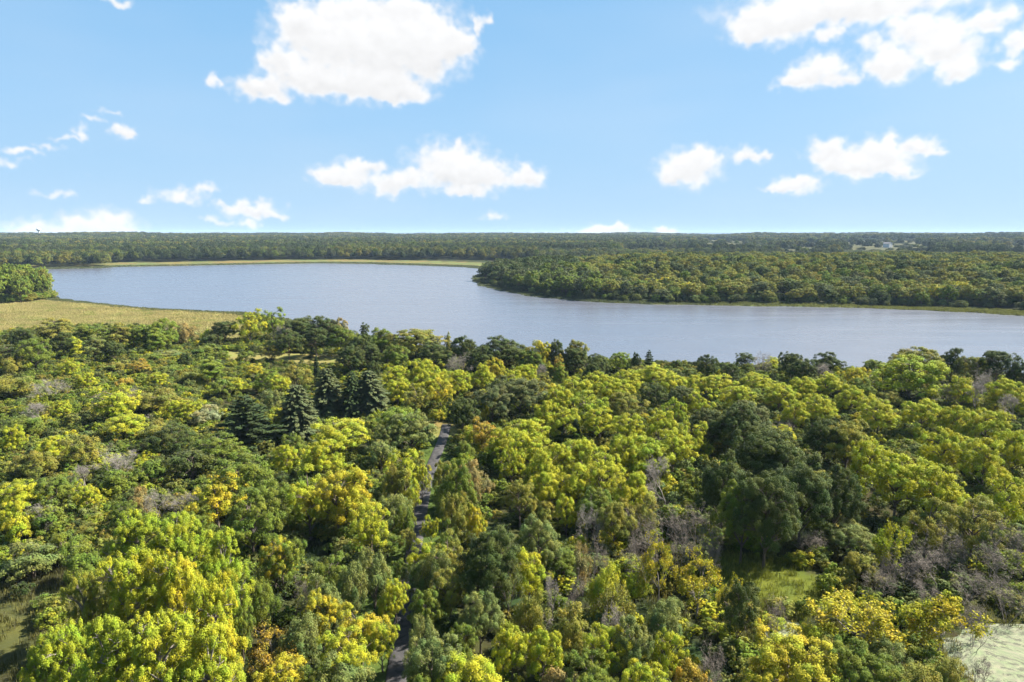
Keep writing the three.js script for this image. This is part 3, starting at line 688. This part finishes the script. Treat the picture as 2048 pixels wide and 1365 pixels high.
["willow","sage",-18.6,-73.5,8,2],
["loose","gold",-20.7,-68.6,7,2.2],
["willow","sage",-21.4,-63.7,7,2.5],
["loose","green",-28.5,-79.3,9,2.8],
["loose","gold",-29.5,-79.4,8,2.2],
["willow","green",-27.7,-70,8,1.9],
["bare","twig",-23.4,-70.6,8,1.3],
["sparse","orange",-23.2,-61.6,7,2.8,"orange-leaved tree with bare limbs showing beside the poplars"],
["loose","gold",-21.5,-57.9,6,2.5],
["willow","sage",-16.1,-58.6,6,2.8],
["loose","green",-18.3,-57.8,5,2.3],
["round","green",-28.6,-66.6,7,1.6],
["poplar","lime",-41.6,-71,14.5,3.3,"tall lime-green poplar at the back left of the poplar stand"],
["poplar","lime",-36.4,-69.9,15,3.7,"tall lime-green poplar at the back middle of the poplar stand"],
["poplar","lime",-30.5,-66.3,15,2.9,"lime-green poplar at the back right of the poplar stand"],
["poplar","ylime",-36.1,-59.8,15.5,3,"yellowish poplar in the middle row on the left of the stand"],
["poplar","gold2",-31.4,-59.4,16,3.1,"yellowest poplar at the heart of the poplar stand"],
["poplar","olive2",-40.2,-59.8,13.5,2.1,"slender olive poplar on the left edge of the poplar stand"],
["poplar","gold2",-26,-55.1,16,2.4,"golden poplar in the middle row on the right of the stand"],
["poplar","lime",-37.7,-52.7,13,2.6,"small lime poplar at the near left corner of the stand"],
["poplar","lime",-32.7,-50.9,15,2.8,"broad lime poplar in the near row left of centre"],
["poplar","ylime",-28.3,-49.8,15,3.1,"yellow-green poplar in the near row at the centre"],
["poplar","ylime",-24.9,-50.4,14,3,"broad yellow-green poplar in the near row on the right"],
["poplar","lime",-39.4,-51.2,11,1.6,"lowest lime poplar above the dark grass on the left"],
["willow","sage",-11.2,-77.5,6,1.8],
["round","green",-9.6,-70.4,6,1.9],
["willow","sage",-9.2,-65.4,6,1.6],
["round","sage",-8.8,-59.4,6,1.8],
["round","green",-14.2,-81.5,4,1.3],
["round","yg",-14.1,-72.2,5,1.4],
["loose","olive",-14.6,-90.3,4,1.4],
["loose","yg",-11.7,-93.2,5,1.4],
["loose","olive",-16.5,-115.5,7,2],
["loose","yg",-15.6,-103,7,1.7],
["willow","green",-15.4,-94.1,6,1.6],
["round","olive",-11.5,-108,8,1.8],
["willow","green",-11.1,-104.6,6,2],
["round","green",-8.6,-100.3,10,2.7],
["round","olive",-8.4,-91.6,9,2.3],
["loose","green",-8.2,-83.8,8,1.9],
["willow","sage",-8.7,-77.3,8,1.8],
["bare","bark",11,-91.4,8,2.5],
["bare","twig",17.7,-83,8,2.9],
["bare","twig",25.7,-83.7,7,2.6],
["bare","bark",4.8,-71.1,8,1.7],
["bare","bark",10.8,-66.6,7,1.8],
["bare","twig",63.8,-83.9,9,2.9],
["bare","twig",56.3,-83,8,2.6],
["bare","bark",116.5,-166.4,9,3.7],
["bare","twig",29.7,-70.4,6,1.7],
["round","green",-8.1,-56,6,2],
["loose","olive",-7.1,-73.1,7,2.3],
["shrub","green",-69.7,-96.8,5,3.4],
["bare","bark",-70.2,-96.3,6,2.4],
["bare","bark",-55.6,-101.4,6,2.6],
["willow","pink",-58.2,-101.4,6,2.3],
["shrub","green",-61.1,-88.1,5,2.7],
["shrub","sage",-63.2,-84.3,5,3.6],
["shrub","green",-55.7,-82.9,5,2.9],
["round","yg",-78.8,-104.6,6,3.6],
["round","green",-74.7,-106.9,6,3.7],
["round","yg",-74.4,-96.3,6,2.2],
["shrub","yg",-71.5,-93.2,5,2.2],
["bare","bark",-73.2,-113.1,6,2.6],
["bare","bark",-73.7,-121.5,6,4.6],
["willow","olive",-82.5,-126.1,7,3.8],
["round","yg",-90.6,-129.4,6,3.4],
["shrub","green",-68,-112.1,5,3.4],
["round","green",-57.3,-96.3,6,2.6],
["round","oak",-68.7,-133,7,4.5],
["shrub","oak",-58.7,-120,6,4.6],
["round","green",-55.8,-126.1,7,4.8],
["shrub","green",-64.7,-117.3,5,3.6],
["willow","olive",-87.9,-120,6,3.6],
["loose","yg",-68.4,-104.6,6,2.4],
["shrub","yg",-48.2,-98.8,5,1.9],
["round","yg",-84.2,-144.3,6,4.4],
["willow","olive",-74.5,-140.3,6,4.2],
["round","yg",-75.8,-157.9,6,3.6],
["willow","white",-72.5,-157,5,4.1],
["round","yg",-79.9,-157.9,6,3],
["shrub","green",-80.7,-184.9,5,4.1],
["round","yg",-64.8,-186.9,6,3.5],
["willow","sage",-60.4,-168.4,6,3.8],
["round","yg",-77.9,-188.2,5,3.5],
["shrub","olive",-96.2,-200.1,4,4.5],
["shrub","green",-109.6,-211.9,4,4.7],
["round","yg",-104,-195.2,5,3.6],
["shrub","olive",-127.8,-216.1,4,4],
["shrub","orange",-112.3,-192.9,4,2.9],
["shrub","green",-133.3,-184.9,5,3.5],
["willow","olive",-155.8,-208.6,7,3.9],
["round","olive",-50.6,-144.8,7,2.7]];
for (const [kind, pal, x, z, H, R, label] of TREES) plant(kind, pal, x, z, H, R, label);

// smaller plants that fill the near woods between them
{
  const grid = new Map(), cell = 12, put = (p) => { const k = Math.floor(p.x / cell) + ',' + Math.floor(p.z / cell); if (!grid.has(k)) grid.set(k, []); grid.get(k).push(p); };
  plants.forEach(put);
  const clear = (x, z, R, k) => { for (let a = -1; a <= 1; a++) for (let b = -1; b <= 1; b++) for (const p of grid.get((Math.floor(x / cell) + a) + ',' + (Math.floor(z / cell) + b)) ?? []) if (Math.hypot(p.x - x, p.z - z) < k * (p.R + R)) return false; return true; };
  const r = seeded(4242); let made = 0;
  for (let tries = 0; tries < 30000 && made < 430; tries++) {
    const dist = 50 + 260 * Math.sqrt(r()), b = range(-39, 39, r), x = Math.sin(rad(b)) * dist, z = -Math.cos(rad(b)) * dist;
    const d = lakeDist(x, z); if (d < 5 || polyDist(MEADOW, x, z) < 3 || GLADE.some(([gx, gz, gr]) => Math.hypot(x - gx, z - gz) < gr)) continue;
    if (before(b, dist)) continue;
    const pd = pathDist(x, z), right = x > pathX(z), shore = d < 40;
    const u = r(), n = noise2(x * 0.025, z * 0.025);
    let kind = u < 0.42 ? 'shrub' : u < 0.72 ? 'round' : u < 0.84 ? 'willow' : u < 0.93 ? 'loose' : 'bare';
    const H = range(3, 5.6, r) * (kind === 'shrub' ? 0.75 : 1) * (!right && dist > 120 && !shore ? 0.62 : 1), R = H * range(0.5, 0.72, r);
    if (pd < R * 0.55 + 1.9 || !clear(x, z, R, 0.50) || pondDist(x, z) < R) continue;
    const list = shore ? ['oak', 'green', 'olive', 'oak', 'yg'] : right ? ['yg', 'yg', 'olive', 'green', 'yg', 'gold', 'sage'] : ['green', 'yg', 'olive', 'sage', 'green', 'leaf', n > 0 ? 'yg' : 'green', 'oak'];
    let pal = list[Math.floor(r() * list.length)]; if (kind === 'bare') pal = right ? 'twig' : 'bark';
    plant(kind, pal, x, z, H, R); put(plants[plants.length - 1]); made++;
  }
}

// ---------- growth nobody could count: low undergrowth, grass, reeds ----------
function mass(name, label, category) { const g = new THREE.Group(); g.name = name; g.userData = { kind: 'stuff', label, category }; scene.add(g); return g; }
const dummy = new THREE.Object3D(), tintC = new THREE.Color();
function scatter(parent, name, geo, mat, list) {   // list of [x, y, z, scale, heightScale, turn, r, g, b]
  const m = new THREE.InstancedMesh(geo, mat, list.length); m.name = name; m.castShadow = m.receiveShadow = true;
  list.forEach(([x, y, z, s, h, t, r, g, b], i) => { dummy.position.set(x, y, z); dummy.rotation.set(0, t, 0); dummy.scale.set(s, h, s); dummy.updateMatrix(); m.setMatrixAt(i, dummy.matrix); m.setColorAt(i, tintC.setRGB(r, g, b)); });
  parent.add(m); return m;
}
const massLeaf = new THREE.MeshPhysicalMaterial({ color: new THREE.Color(1, 1, 1), vertexColors: true, roughness: 1, transmission: 0.28, thickness: 0, side: THREE.DoubleSide, specularIntensity: 0.3 });
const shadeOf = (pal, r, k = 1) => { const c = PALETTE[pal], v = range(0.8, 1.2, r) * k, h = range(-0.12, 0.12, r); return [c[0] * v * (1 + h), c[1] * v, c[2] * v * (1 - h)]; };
function tuft(seed, n, H, spread, w) {   // blades of grass or reed
  const r = seeded(seed), L = new Leaves();
  for (let k = 0; k < n; k++) { const a = r() * 6.283, q = Math.sqrt(r()) * spread, h = H * range(0.6, 1.1, r), ax = V(range(-0.35, 0.35, r), 1, range(-0.35, 0.35, r)).normalize(), nr = V(Math.cos(a), 0.2, Math.sin(a)).normalize(), v = range(0.75, 1.25, r); nr.addScaledVector(ax, -nr.dot(ax)).normalize(); L.add(V(Math.cos(a * 3) * q, h * 0.45, Math.sin(a * 3) * q), ax, nr, h, w, V(0, 1, 0), [v, v, v]); }
  return L.build();
}
{
  const r = seeded(991), under = mass('undergrowth', 'low green undergrowth between the trees of the near woods', 'undergrowth'), lists = [[], [], []];
  const pals = ['green', 'oak', 'olive', 'leaf', 'sage', 'yg', 'green'];
  for (let k = 0; k < 38000; k++) {
    const dist = 46 + 390 * Math.sqrt(r()), b = range(-42, 42, r), x = Math.sin(rad(b)) * dist, z = -Math.cos(rad(b)) * dist, d = lakeDist(x, z);
    if (d < 3 || z < -440 || (dist > 330 && onPeninsula(x, z)) || polyDist(MEADOW, x, z) < 1 || pathDist(x, z) < 3.4) continue;
    if (pondDist(x, z) < 0.5) continue;
    const glade = GLADE.some(([gx, gz, gr]) => Math.hypot(x - gx, z - gz) < gr); if (glade && r() < 0.93) continue;
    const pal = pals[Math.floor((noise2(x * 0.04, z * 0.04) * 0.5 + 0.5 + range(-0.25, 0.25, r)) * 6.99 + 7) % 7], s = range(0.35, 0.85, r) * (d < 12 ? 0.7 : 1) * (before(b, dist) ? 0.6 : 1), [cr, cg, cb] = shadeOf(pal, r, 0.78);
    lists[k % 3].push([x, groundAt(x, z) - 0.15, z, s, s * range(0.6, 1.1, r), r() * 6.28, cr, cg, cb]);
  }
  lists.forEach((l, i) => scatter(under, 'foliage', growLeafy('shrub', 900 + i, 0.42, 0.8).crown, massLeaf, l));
  const grass = mass('grass', 'mown and wild grass along the trail and in the glades', 'grass'), gl = [], gt = tuft(5, 16, 0.5, 0.45, 0.05);
  for (let k = 0; k < 26000; k++) {
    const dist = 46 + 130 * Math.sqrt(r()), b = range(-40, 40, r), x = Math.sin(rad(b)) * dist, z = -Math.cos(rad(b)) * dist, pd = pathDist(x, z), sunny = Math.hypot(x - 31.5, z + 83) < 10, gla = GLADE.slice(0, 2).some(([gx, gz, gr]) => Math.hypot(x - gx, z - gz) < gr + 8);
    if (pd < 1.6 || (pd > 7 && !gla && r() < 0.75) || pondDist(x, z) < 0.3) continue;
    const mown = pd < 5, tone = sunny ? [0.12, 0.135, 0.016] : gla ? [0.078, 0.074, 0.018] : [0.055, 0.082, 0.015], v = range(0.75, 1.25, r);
    gl.push([x, groundAt(x, z), z, mown ? 0.8 : 1.3, mown ? 0.4 : gla ? 1.9 : 1.4, r() * 6.28, tone[0] * v, tone[1] * v, tone[2] * v]);
  }
  scatter(grass, 'blades', gt, massLeaf, gl);
  const reeds = mass('reeds', 'tan reeds and marsh grass along the lakeshore and round the pools', 'reeds'), rl = [], rt = tuft(8, 14, 1.3, 0.7, 0.10);
  const xs = MEADOW.map((p) => p[0]), zs = MEADOW.map((p) => p[1]), x0 = Math.min(...xs), x1 = Math.max(...xs), z0 = Math.min(...zs), z1 = Math.max(...zs);
  for (let k = 0; k < 42000; k++) {
    const x = range(x0, x1, r), z = range(z0, z1, r); if (polyDist(MEADOW, x, z) > 2 || lakeDist(x, z) < 0.3) continue;
    const n = noise2(x * 0.02, z * 0.03), g = sstep(noise2(x * 0.05 + 5, z * 0.09), 0.2, 0.8), v = range(0.8, 1.2, r) * (1 + 0.12 * n);
    rl.push([x, groundAt(x, z) - 0.1, z, range(0.9, 1.5, r), range(0.55, 1.05, r), r() * 6.28, lerp(0.255, 0.18, g) * v, lerp(0.222, 0.195, g) * v, lerp(0.085, 0.05, g) * v]);
  }
  for (let k = 0; k < 60000; k++) {   // fringes of the farther shores
    const i = Math.floor(r() * LAKE.length), [ax, az] = LAKE[i], [bx, bz] = LAKE[(i + 1) % LAKE.length], t = r(), x = lerp(ax, bx, t) + range(-16, 16, r), z = lerp(az, bz, t) + range(-16, 16, r), d = lakeDist(x, z);
    if (d < -0.5 || d > 14 || Math.abs(bearing(x, z)) > 42) continue;
    const far = Math.hypot(x, z) > 600, v = range(0.7, 1.25, r), gx = sstep(x, 60, 230);
    rl.push([x, groundAt(x, z) - 0.1, z, range(1, 1.8, r) * (far ? 2 : 1), range(0.8, 1.5, r), r() * 6.28, lerp(0.07, 0.13, gx) * v, lerp(0.085, 0.138, gx) * v, 0.032 * v]);
  }
  for (let k = 0; k < 9000; k++) {   // sedge round the pools
    const x = range(20, 90, r), z = range(-100, -50, r), d = pondDist(x, z); if (d < -1.6 || d > 3.5 || (d < 0 && r() < 0.75)) continue;
    const v = range(0.7, 1.25, r); rl.push([x, groundAt(x, z) + (d < 0 ? 0.15 : -0.1), z, range(0.5, 0.9, r), range(0.4, 0.9, r), r() * 6.28, 0.13 * v, 0.125 * v, 0.028 * v]);
  }
  scatter(reeds, 'blades', rt, massLeaf, rl);
}

// ---------- woods across the water ----------
const farOak = [1, 2, 3].map((s) => { const S = growLeafy('dome', 5000 + s, 0.68, 0.9); return S; });
const hillOak = [1, 2].map((s) => growLeafy('dome', 6000 + s, 1.3, 0.8));
{
  const r = seeded(31337), cand = [];
  const woodPal = (x, z) => { const n = noise2(x * 0.006, z * 0.006) + range(-0.7, 0.7, r); return n > 1.35 ? 'gold' : n > 0.95 ? 'olive' : n > 0.35 ? 'green' : n > -0.2 ? 'oakgrey' : 'oak'; };
  for (let x = -90; x < 620; x += 10.6) for (let z = -372; z > -800; z -= 10.6) {
    const px = x + range(-3, 3, r), pz = z + range(-3, 3, r), d = lakeDist(px, pz); if (d < 11 + 10 * sstep(px, 150, 330) || !onPeninsula(px, pz) || bearing(px, pz) > 43) continue;
    cand.push([d, px, pz]);
  }
  cand.sort((a, b) => a[0] - b[0]);
  const rest = [[], [], []]; let singles = 0;
  cand.forEach(([d, x, z], i) => {
    const tip = sstep(x, 60, -60), H = range(13, 19, r) * (1 - 0.3 * tip) * (d < 16 ? 0.85 : 1), R = range(5.4, 8.6, r) * (1 - 0.15 * tip), pal = tip > 0.5 && r() < 0.5 ? 'olive' : woodPal(x, z);
    if (singles < 250 && d < 75 && bearing(x, z) < 38.5) { plant('dome', pal, x, z, H, R, null, { model: farOak[i % 3], name: 'lakeside_tree', category: 'lakeside tree', zone: d < 22 ? 'front row' : d < 34 ? 'second row' : d < 50 ? 'third row' : 'back rows' }); singles++; } else { const [cr, cg, cb] = shadeOf(pal, r); rest[i % 3].push([x, groundAt(x, z) - 0.3, z, R / 6, H / 12, r() * 6.28, cr, cg, cb]); }
  });
  for (let k = 0; k < 9000; k++) {
    const x = range(-80, 420, r), z = range(-640, -372, r), d = lakeDist(x, z); if (!onPeninsula(x, z) || d < 8 + 9 * sstep(x, 150, 330) || d > 34) continue;
    const h = range(2, 5.5, r), [cr, cg, cb] = shadeOf(['oak', 'green', 'oakgrey', 'sage'][k % 4], r); rest[k % 3].push([x, groundAt(x, z) - 0.8, z, h * 0.11, h / 10, r() * 6.28, cr, cg, cb]);
  }
  for (let k = 0; k < 1500; k++) {
    const x = range(-420, -296, r), z = range(-520, -424, r), d = lakeDist(x, z); if (d < 2 || polyDist(MEADOW, x, z) < 1) continue;
    const h = range(2, 6, r), [cr, cg, cb] = shadeOf(['leaf', 'green', 'olive', 'green'][k % 4], r); rest[k % 3].push([x, groundAt(x, z) - 0.8, z, h * 0.12, h / 10, r() * 6.28, cr, cg, cb]);
  }
  const wood = mass('wooded_point_forest', 'green treetops and bushes filling the woods on the wooded point and headland', 'forest');
  rest.forEach((l, i) => scatter(wood, 'crown', farOak[i].crown, massLeaf, l));
  // the headland on the left edge
  for (let k = 0, n = 0; k < 4000 && n < 80; k++) {
    const x = range(-420, -300, r), z = range(-520, -428, r), d = lakeDist(x, z); if (d < 3 || bearing(x, z) < -41 || polyDist(MEADOW, x, z) < 2 || plants.some((p) => Math.hypot(p.x - x, p.z - z) < 4.6)) continue;
    const q = clamp((-300 - x) / 34, 0, 1); plant('dome', ['leaf', 'olive', 'green', 'green', 'leaf'][Math.floor(r() * 5)], x, z, lerp(7, 21, Math.sqrt(q)) * range(0.9, 1.1, r), range(4.6, 7.2, r), null, { model: farOak[n % 3], name: 'headland_tree', category: 'headland tree', zone: 'headland' }); n++;
  }
  // far shore and the hills behind
  const shore = mass('far_shore_forest', 'dark green woods along the far shore of the lake', 'forest'), hills = mass('distant_hill_forest', 'bluish wooded hills reaching to the horizon', 'forest'), sl = [[], [], []], hl = [[], []];
  for (let dist = 620, k = 0; dist < 5600; ) {
    const s = dist < 1500 ? 10.4 : 10.4 * Math.pow(dist / 1500, 0.85), step = THREE.MathUtils.radToDeg(s / dist);
    for (let b = -41; b < 41; b += step, k++) {
      const bb = b + range(-0.5, 0.5, r) * step, dd = dist + range(-0.5, 0.5, r) * s, x = Math.sin(rad(bb)) * dd, z = -Math.cos(rad(bb)) * dd; if (onPeninsula(x, z)) continue;
      const d = lakeDist(x, z), strip = bb < -30.5 ? 14 : bb < -7 ? 95 : 130; if (d < strip + 12 * noise2(x * 0.01, z * 0.01) || byHouse(bb, dd) || (inField(bb, dd) && (noise2(x * 0.02, z * 0.004) < 0.3 || r() < 0.5))) continue;
      const open = bb > 9 && dd < 2700 && dd > 800 && noise2(x * 0.004, z * 0.004) > 0.05, ahead = FIELDS.some(([a, c, d0]) => bb > a && bb < c && dd > d0 - 420 && dd <= d0); if (open && r() < 0.6) continue;
      const sc = s / 9.5, patch = noise2(x * 0.0016 + 3, z * 0.004), pal = patch > 0.25 && r() < 0.7 ? 'oak' : patch < -0.4 && r() < 0.5 ? 'olive' : woodPal(x * 0.7, z * 0.7), [cr, cg, cb] = shadeOf(pal === 'gold' ? 'olive' : pal, r, range(0.58, 0.84, r)), H = range(9.5, 19, r) * (ahead ? 0.4 : open ? 0.62 : bb > 2 && dd < 1300 ? 0.72 : 1) * Math.min(1.15, sc), R = range(4.8, 7, r) * sc;
      (dd < 1500 ? sl[k % 3] : hl[k % 2]).push([x, groundAt(x, z) - 0.3, z, R / 6, H / 12, r() * 6.28, cr, cg, cb]);
    }
    dist += s * 0.92;
  }
  sl.forEach((l, i) => scatter(shore, 'crown', farOak[i].crown, massLeaf, l)); hl.forEach((l, i) => scatter(hills, 'crown', hillOak[i].crown, massLeaf, l));
}

// ---------- buildings far off ----------
const WHITE = new THREE.MeshStandardMaterial({ color: new THREE.Color(0.46, 0.46, 0.45), roughness: 0.7 }), ROOF = new THREE.MeshStandardMaterial({ color: new THREE.Color(0.14, 0.13, 0.13), roughness: 0.9 }), GLASS = new THREE.MeshStandardMaterial({ color: new THREE.Color(0.04, 0.05, 0.06), roughness: 0.15 });
function piece(name, geo, mat, parent, x = 0, y = 0, z = 0) { const m = new THREE.Mesh(geo, mat); m.name = name; m.position.set(x, y, z); m.castShadow = m.receiveShadow = true; parent.add(m); return m; }
function house(b, dist, w, h, dep, turn, label, lift = 0) {
  const x = Math.sin(rad(b)) * dist, z = -Math.cos(rad(b)) * dist, g = new THREE.Group(); g.name = numbered('farm_house'); g.position.set(x, groundAt(x, z) + lift, z); g.rotation.y = turn; g.userData = { label, category: 'house', group: 'houses on the far slope' };
  const s = new THREE.Shape([[-w / 2, -2], [w / 2, -2], [w / 2, h], [0, h + w * 0.32], [-w / 2, h]].map((p) => new THREE.Vector2(...p))), body = new THREE.ExtrudeGeometry(s, { depth: dep, bevelEnabled: false }); body.translate(0, 0, -dep / 2); piece('wall', body, WHITE, g);
  const sl = Math.hypot(w / 2, w * 0.32) + 0.6, an = Math.atan2(w * 0.32, w / 2);
  for (const k of [-1, 1]) { const rf = piece('roof', new THREE.BoxGeometry(sl, 0.25, dep + 1), ROOF, g, k * (w / 4 + 0.12), h + w * 0.16 + 0.1, 0); rf.rotation.z = -k * an; }
  for (const k of [-1, 1]) for (const yy of h > 6 ? [1.6, 4.6] : [1.6]) piece('window', new THREE.BoxGeometry(1.2, 1.6, 0.12), GLASS, g, k * w * 0.24, yy, dep / 2 + 0.03);
  piece('door', new THREE.BoxGeometry(1.1, 2.1, 0.14), ROOF, g, 0, 1.05, dep / 2 + 0.03);
  scene.add(g);
}
house(28.6, 1900, 12, 9, 16, 0.5, 'white gabled farmhouse at the edge of the pale tan field');
house(23.5, 2000, 9, 7, 12, 0.9, 'small white house among the trees left of the tan field');
house(20.6, 2150, 10, 6, 12, 0.3, 'smallest white house high on the far right slope');
house(-16.9, 2200, 11, 6, 14, -0.2, 'lone white house in the woods beyond the far shore');
{
  const b = -34.4, dist = 3400, x = Math.sin(rad(b)) * dist, z = -Math.cos(rad(b)) * dist, g = new THREE.Group(); g.name = 'water_tower'; g.position.set(x, groundAt(x, z), z); g.userData = { label: 'white water tower with round tank on the left horizon', category: 'water tower' };
  piece('pedestal', new THREE.LatheGeometry([[5, 0], [3.4, 4], [2.6, 12], [2.6, 34], [4.5, 40]].map((p) => new THREE.Vector2(...p)), 24), WHITE, g);
  piece('tank', new THREE.LatheGeometry([[0.1, 36], [5, 38.5], [8.5, 42], [9.6, 46], [8.6, 50], [5, 53.4], [0.05, 54.6]].map((p) => new THREE.Vector2(...p)), 32), WHITE, g);
  piece('beacon', new THREE.CylinderGeometry(0.25, 0.4, 2.4, 10), ROOF, g, 0, 55.4, 0);
  g.scale.setScalar(0.82);
  scene.add(g);
}

// ---------- telling the plants apart ----------
{
  const ones = ['', 'first', 'second', 'third', 'fourth', 'fifth', 'sixth', 'seventh', 'eighth', 'ninth', 'tenth', 'eleventh', 'twelfth', 'thirteenth', 'fourteenth', 'fifteenth', 'sixteenth', 'seventeenth', 'eighteenth', 'nineteenth'], tens = ['', '', 'twenty', 'thirty', 'forty', 'fifty', 'sixty', 'seventy', 'eighty', 'ninety'], tieth = ['', '', 'twentieth', 'thirtieth', 'fortieth', 'fiftieth', 'sixtieth', 'seventieth', 'eightieth', 'ninetieth'];
  const nth = (n) => (n < 20 ? ones[n] : n % 10 ? tens[Math.floor(n / 10)] + '-' + ones[n % 10] : tieth[n / 10]);
  const groups = new Map();
  for (const p of plants) {
    if (p.zone) { p.where = p.zone === 'headland' ? 'on the headland at the left' : `in the ${p.zone} on the wooded point`; p.g.userData.group = p.zone === 'headland' ? 'trees on the left headland' : 'front trees of the wooded point'; p.what = `${WORDS[p.pal]} tree`; } else {
      const dist = Math.hypot(p.x, p.z), side = p.x > pathX(p.z) ? 'right' : 'left';
      const band = lakeDist(p.x, p.z) < 45 ? 'on the near lakeshore' : dist < 82 ? 'in the nearest foreground' : dist < 112 ? 'in the lower woods' : dist < 155 ? 'in the middle woods' : 'in the upper woods';
      p.where = `${side} of the trail ${band}`; p.what = `${WORDS[p.pal]} ${FORM[p.kind]}`; p.g.userData.group = p.kind === 'shrub' || p.kind === 'willow' ? 'shrubs of the near woods' : p.kind === 'poplar' ? 'poplar stand' : p.kind === 'bare' ? 'bare trees of the near woods' : 'trees of the near woods';
    }
    if (p.label) continue;
    const k = p.what + '|' + p.where; if (!groups.has(k)) groups.set(k, []); groups.get(k).push(p);
  }
  for (const list of groups.values()) { list.sort((a, b) => bearing(a.x, a.z) - bearing(b.x, b.z)); list.forEach((p, i) => { p.g.userData.label = list.length === 1 ? `only ${p.what} ${p.where}` : `${p.what} ${p.where}, ${nth(i + 1)} from the left`; }); }
}
renderer.render(scene, camera);
